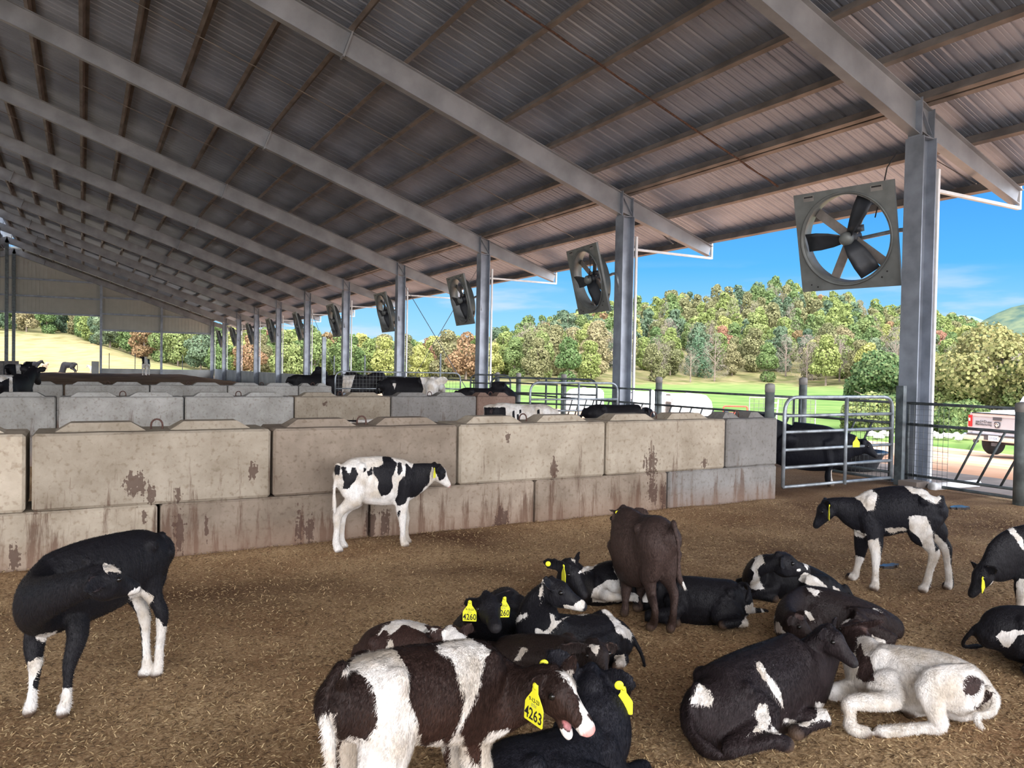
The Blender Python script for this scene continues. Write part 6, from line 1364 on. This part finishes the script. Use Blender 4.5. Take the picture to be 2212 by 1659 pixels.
# O: white calf lying at the right with brown head
O1 = cattle('calf', 'white calf lying at lower right, legs folded, brown head turned away', 'calf', (2075, 1540), (1890, 1528), 'lie', s=.93, vox=.0080, fur=24000, base='w', tint=(.030, .020, .022), tint2=(.05, .03, .026), hup=(0, 0, 1), nose='k',
  fix=dict(S0=(2128, 1478, 1555, 3.62), S1=(2095, 1442, 1560, 3.66, .13), S2=(2035, 1412, 1545, 3.72), S3=(1975, 1400, 1535, 3.76), S4=(1920, 1394, 1525, 3.82), S5=(1882, 1388, 1512, 3.86), N1=(1862, 1372, 1475, 3.94), N2=(1855, 1355, 1440, 4.02), N3=(1850, 1362, 4.08), M=(1806, 1372, 4.28),
   FLs=(1905, 1470, 3.7), FLe=(1925, 1512, 3.62), FLk=(1838, 1518, 3.58), FLc=(1836, 1545, 3.56), FLf=(1836, 1570, 3.54), FLh=(1870, 1585, 3.52), FRe=(1850, 1480), FRk=(1797, 1496, 3.78), FRc=(1815, 1502, 3.78), FRf=(1830, 1510, 3.8), FRh=(1845, 1520, 3.8), HLp=(2085, 1490, 3.55), HLs=(2012, 1482, 3.52), HLg=(2018, 1530, 3.50), HLk=(2030, 1568, 3.50), HLc=(1985, 1572, 3.52), HLf=(1935, 1578, 3.53), HLh=(1898, 1584, 3.53), HRf=(1985, 1535, 3.75), HRh=(1965, 1538, 3.72), HRk=(2070, 1530, 3.75),
   T0=(2135, 1488, 3.55), T1=(2146, 1515, 3.52), T2=(2135, 1538, 3.48), T3=(2108, 1548, 3.44), T4=(2120, 1572, 3.42)), ears=dict(L=P(1908, 1342, 3.95), Lf=-HF*.8+HR*.4, R=None),
  coat=[('k', z8([(600, 560), (650, 470), (680, 570), (740, 600), (770, 680), (785, 820), (690, 845), (600, 790), (630, 700)])), ('k', z8([(1650, 780), (1740, 770), (1815, 830), (1790, 920), (1700, 975), (1615, 920)])), ('k', z8([(1850, 920), (1925, 940), (1890, 990), (1760, 1100), (1720, 1090), (1820, 1020)])), ('k', z8([(200, 310), (430, 300), (520, 270), (580, 210), (650, 240), (760, 230), (900, 240), (860, 360), (780, 420), (700, 400), (620, 420), (600, 560), (300, 560)])), ('w', z8([(370, 240), (420, 160), (500, 150), (560, 170), (540, 240), (440, 305)]))])
# P: standing calf at right
P1 = cattle('calf', 'black calf with white shoulder patch and white legs standing at right, facing left', 'calf', (2018, 1280), (1863, 1266), s=.97, vox=.0090, fur=12000, tint=(.011, .011, .015),
  fix=dict(S0=(2028, 1070, 1128), S1=(2008, 1060, 1146), S2=(1972, 1051, 1150), S3=(1935, 1049, 1152), S4=(1898, 1055, 1160), S5=(1868, 1062, 1156), N1=(1842, 1070, 1140), N2=(1815, 1073, 1118), N3=(1788, 1092), M=(1758, 1140),
   FLe=(1890, 1168), FLk=(1892, 1200), FLf=(1890, 1262), FLh=(1887, 1277), FRe=(1862, 1165), FRk=(1858, 1200), FRf=(1847, 1242), FRh=(1834, 1254), HLp=(2000, 1112), HLs=(1988, 1152), HLk=(2018, 1195), HLf=(2000, 1264), HLh=(1992, 1281), HRs=(2022, 1150), HRk=(2044, 1186), HRf=(2051, 1260), HRh=(2043, 1274), T0=(2034, 1072), T1=(2038, 1095), T2=(2034, 1120), T3=(2026, 1138), T4=(2020, 1150)), ears=dict(L=(.8, -.1, -.6)),
  coat=[('w', z7([(590, 210), (770, 155), (845, 205), (810, 345), (750, 360), (690, 275)])), ('w', z7([(1070, 100), (1180, 140), (1300, 170), (1450, 235), (1390, 300), (1300, 255), (1220, 205), (1160, 195)])), ('w', z7([(1135, 415), (1190, 400), (1300, 410), (1360, 560), (1370, 640), (1430, 730), (1390, 900), (1340, 1050), (1300, 1170), (1180, 1150), (1260, 980), (1300, 800), (1240, 620), (1140, 530)])), ('w', z7([(1370, 560), (1500, 680), (1550, 1000), (1540, 1130), (1430, 1130), (1480, 1000), (1410, 800), (1380, 650)])), ('w', z7([(900, 525), (1080, 510), (1140, 540), (950, 565)])), ('w', z7([(755, 640), (845, 615), (880, 740), (870, 1130), (770, 1140), (780, 820)])), ('w', z7([(630, 770), (720, 800), (690, 960), (620, 1040), (540, 1040), (610, 900)])), ('w', z7([(590, 535), (640, 540), (740, 580), (720, 610), (640, 605)])), ('w', z7([(205, 275), (290, 270), (235, 390), (215, 390)])), ('k', z7([(1370, 640), (1430, 720), (1385, 740)]))])
ear_tag(P1, P(1791, 1092, depth(P1['HP'](.1, .1, 0))-.05), -HF*.25+HR*.95, (0, 0, 1), h=.11)
# Q: right edge, head down
Q1 = cattle('calf', 'black calf at the right edge sniffing the bedding with its head down', 'calf', (2395, 1345), (2222, 1346), s=.97, vox=.0095, fur=6000, hup=-HR*1+Vector((0, 0, .4)),
  fix=dict(S5=(2225, 1128, 1258), S4=(2258, 1112, 1262), N1=(2188, 1142, 1248), N2=(2152, 1178, 1262), N3=(2126, 1232), M=(2094, 1290), FLe=(2212, 1255), FLk=(2206, 1285), FLf=(2200, 1330), FLh=(2195, 1344)), ears=dict(L=(.9, -.1, -.4)),
  coat=[('w', z7([(2030, 460), (2060, 460), (2200, 620), (2230, 760), (2150, 650), (2040, 520)])), ('w', z7([(2140, 1030), (2170, 990), (2240, 1000), (2240, 1420), (2100, 1420), (2140, 1250)])), ('w', z7([(1880, 1060), (1930, 1010), (1945, 1030), (1900, 1080)]))])
ear_tag(Q1, P(2122, 1248, depth(Q1['HP'](.1, .1, 0))-.06), -HF*.7+HR*.7, (-.5, .2, 1), h=.10)
# R: bottom right, cut by the frame
R1 = cattle('calf', 'black calf with white back lying at bottom right, cut by the picture edge', 'calf', (2215, 1440), (2345, 1452), 'lie', s=.95, vox=.0100, fur=5000,
  coat=[('w', z8([(1950, 400), (2000, 350), (2250, 340), (2250, 390), (2150, 395), (2060, 520), (2000, 470)])), ])
# S: brown calf lying, ears wide, star on its forehead
S1 = cattle('calf', 'dark brown lying calf with brown ears spread and a white star on its forehead', 'calf', (1105, 1495), (1262, 1520), 'lie', s=.95, vox=.0080, fur=14000, tint=(.016, .012, .012), tint2=(.034, .022, .018), hup=-HF*.9+Vector((0, 0, .8)),
  fix=dict(S1=(1075, 1380, 1490), S2=(1120, 1372, 1500), S3=(1170, 1372, 1500), S4=(1215, 1374, 1500), S5=(1250, 1380, 1490), N1=(1270, 1382, 1460, 3.40), N2=(1280, 1380, 1440, 3.34), N3=(1288, 1402, 3.28), M=(1306, 1472, 3.12)), ears=dict(R=P(1197, 1402, 3.26), L=P(1336, 1403, 3.28), Rf=-HF+Vector((0, 0, -.2)), Lf=-HF+Vector((0, 0, -.2))),
  coat=[('w', z3([(1255, 710), (1300, 630), (1350, 640), (1310, 680), (1295, 725)])), ('w', z3([(1725, 620), (1790, 620), (1780, 660), (1770, 690), (1740, 660)]))])
# T: black calf in front, facing away, seen from behind its ears
T1_ = cattle('calf', 'black calf lying in front, facing away, yellow buttons on its ears, blank tag', 'calf', (.06, 2.60, 'm'), (.36, 3.00, 'm'), 'lie', s=1.0, vox=.0075, fur=30000, tint=(.013, .013, .018), hup=(0, 0, 1),
  fix=dict(S2=(1110, 1600, 1760, 2.66), S3=(1170, 1588, 1740, 2.75), S4=(1235, 1570, 1720, 2.86), S5=(1282, 1545, 1690, 2.94), N1=(1300, 1500, 1650, 3.0, .095), N2=(1292, 1455, 1580, 3.04, .085), N3=(1278, 1476, 3.06), M=(1262, 1520, 3.30)), ears=dict(L=P(1185, 1405, 3.0), R=P(1374, 1477, 3.0), Lf=HF+Vector((0, 0, .2)), Rf=HF+Vector((0, 0, .2))), coat=[], head=dict(w=1.1))
ear_button(T1_, P(1175, 1434, 2.93), -HF, .018); ear_button(T1_, P(1337, 1480, 2.93), -HF, .018)
ear_tag(T1_, P(1347, 1486, 3.02), -HF, (.0, 0, 1), h=.105)

# ---- cattle in the pens behind (simpler) ----
W_U = cattle('heifer', 'black heifer feeding behind the tube gate, yellow tag on its ear', 'heifer', (8.6*0+3.9, 11.6, 'm'), (4.72, 11.35, 'm'), s=1.42, vox=.016, fur=0, tint=(.009, .010, .015),
  fix=dict(S1=(1690, 908, 1000), S2=(1720, 911, 1012), S3=(1755, 915, 1018), S4=(1790, 920, 1016), S5=(1815, 927, 1005), N1=(1838, 936, 990), N2=(1855, 944, 984), N3=(1866, 958), M=(1890, 982)), coat=[('w', [(1795, 1015), (1818, 1015), (1822, 1065), (1795, 1065)])])
ear_tag(W_U, P(1850, 945, depth(W_U['HP'](.1, 0, 0))-.22), -HF, (0, 0, 1), h=.14)
def far(label, X, Z, ang, s, coat=(), base='k', kind='cow', vox=.03, fix={}, tint=BLK, cat=None, **kw):
    a = math.radians(ang); dx, dz = math.cos(a)*.3, math.sin(a)*.3
    r = cattle(kind, label, cat or kind, (X-dx, Z-dz, 'm'), (X+dx, Z+dz, 'm'), s=s, vox=vox, coat=coat, base=base, fix=fix, tint=tint, eyes=False, **kw)
    return r
XZ = lambda px, Z: ((px-1106)/F_*Z, Z)
far('white heifer with black spots and black head behind the near wall', *XZ(1125, 12.2), 178, 1.40, base='w', kind='heifer', vox=.016, coat=[('k', [(1046, 880), (1092, 880), (1094, 912), (1046, 912)]), ('k', [(1106, 888), (1112, 886), (1112, 905), (1107, 905)]), ('k', [(1121, 885), (1126, 884), (1126, 893), (1122, 893)]), ('k', [(1116, 895), (1121, 893), (1122, 908), (1117, 908)]), ('k', [(1160, 886), (1166, 884), (1166, 894), (1161, 894)])],
    fix=dict(N1=(1092, 876, 915), N2=(1078, 882, 912), N3=(1066, 892), M=(1042, 902)))
far('black heifer behind the near wall, just left of the second column', *XZ(1335, 12.9), 3, 1.38, kind='heifer', vox=.016, fix=dict(N1=(1378, 876, 908), N2=(1388, 880, 908), N3=(1395, 888), M=(1412, 906)), coat=[('w', [(1383, 874), (1390, 876), (1386, 884)])])
far('white and black heifer behind the near wall, only its back showing', *XZ(768, 9.6), 12, 1.25, base='w', kind='heifer', vox=.016, coat=[('k', [(722, 895), (775, 893), (770, 912), (725, 908)])], fix=dict(N1=(808, 905, 945), N2=(822, 912, 940), N3=(832, 925), M=(850, 945)))
far('big black cow with a white face behind the second block wall', *XZ(885, 17.6), -14, 1.80, coat=[('w', [(908, 815), (960, 812), (1010, 812), (1010, 870), (905, 870), (915, 840)]), ('k', [(880, 812), (908, 815), (905, 850), (880, 850)]), ('w', [(848, 828), (856, 828), (852, 842)])], vox=.02, fix=dict(N1=(940, 812, 860), N2=(950, 812, 852), N3=(935, 826, 16.9), M=(925, 862, 16.5)))
far('black cow behind the second wall, right of the white-faced cow', *XZ(1046, 17.0), 5, 1.55, coat=[('w', [(1040, 812), (1052, 812), (1062, 835), (1055, 838)])], vox=.02, fix=dict(N1=(1072, 822, 855), N2=(1080, 826, 854), N3=(1086, 832), M=(1096, 850)))
far('black and white cow behind the mesh gate, left one', *XZ(748, 24.5), 5, 1.72, coat=[('w', [(742, 800), (770, 800), (752, 860), (738, 860)])], vox=.025)
far('black cow with a white shoulder behind the mesh gate, right one', *XZ(822, 25.0), 175, 1.70, coat=[('w', [(785, 802), (800, 805), (800, 830), (790, 825)]), ('w', [(822, 805), (840, 805), (828, 815)])], vox=.025)
far('black cow with raised head behind the third wall, left of the tall square post', *XZ(668, 26.0), 15, 1.68, vox=.025, fix=dict(N1=(688, 800, 835), N2=(692, 793, 825), N3=(686, 797), M=(708, 806)))
far('black cow with a white rump stripe at the left edge behind the second wall', *XZ(22, 15.5), 100, 1.72, coat=[('w', [(0, 800), (30, 812), (12, 820), (0, 826)]), ('w', [(20, 815), (27, 815), (28, 860), (20, 860)])], vox=.022)
far('black and white cow at the far left beside the ridge column', *XZ(32, 46.0), 80, 1.75, coat=[('w', [(33, 782), (44, 782), (46, 812), (36, 812)])])
far('black cow standing in the far left opening, seen from behind', *XZ(67, 86.0), 60, 1.85)
far('pale tan cow between two black cows in the far left opening', *XZ(95, 92.0), 100, 1.55, tint=(.35, .27, .2))
far('black cow with lowered head in the far left opening', *XZ(150, 84.0), 183, 1.85, fix=dict(N1=(134, 796, 808), N2=(129, 802, 812), N3=(126, 808), M=(122, 815)))
far('small pale grey calf beside the squat concrete pillar', *XZ(203, 88.0), 170, 1.35, tint=(.28, .27, .26), kind='calf')
X_ = far('black and white cow facing the camera on the dark mound in the distance', *XZ(315, 62.0), -75, 1.75, coat=[('w', [(312, 780), (318, 780), (320, 812), (311, 812)]), ('w', [(300, 800), (330, 800), (330, 830), (300, 830)])])
X_['root'].location.z += .52
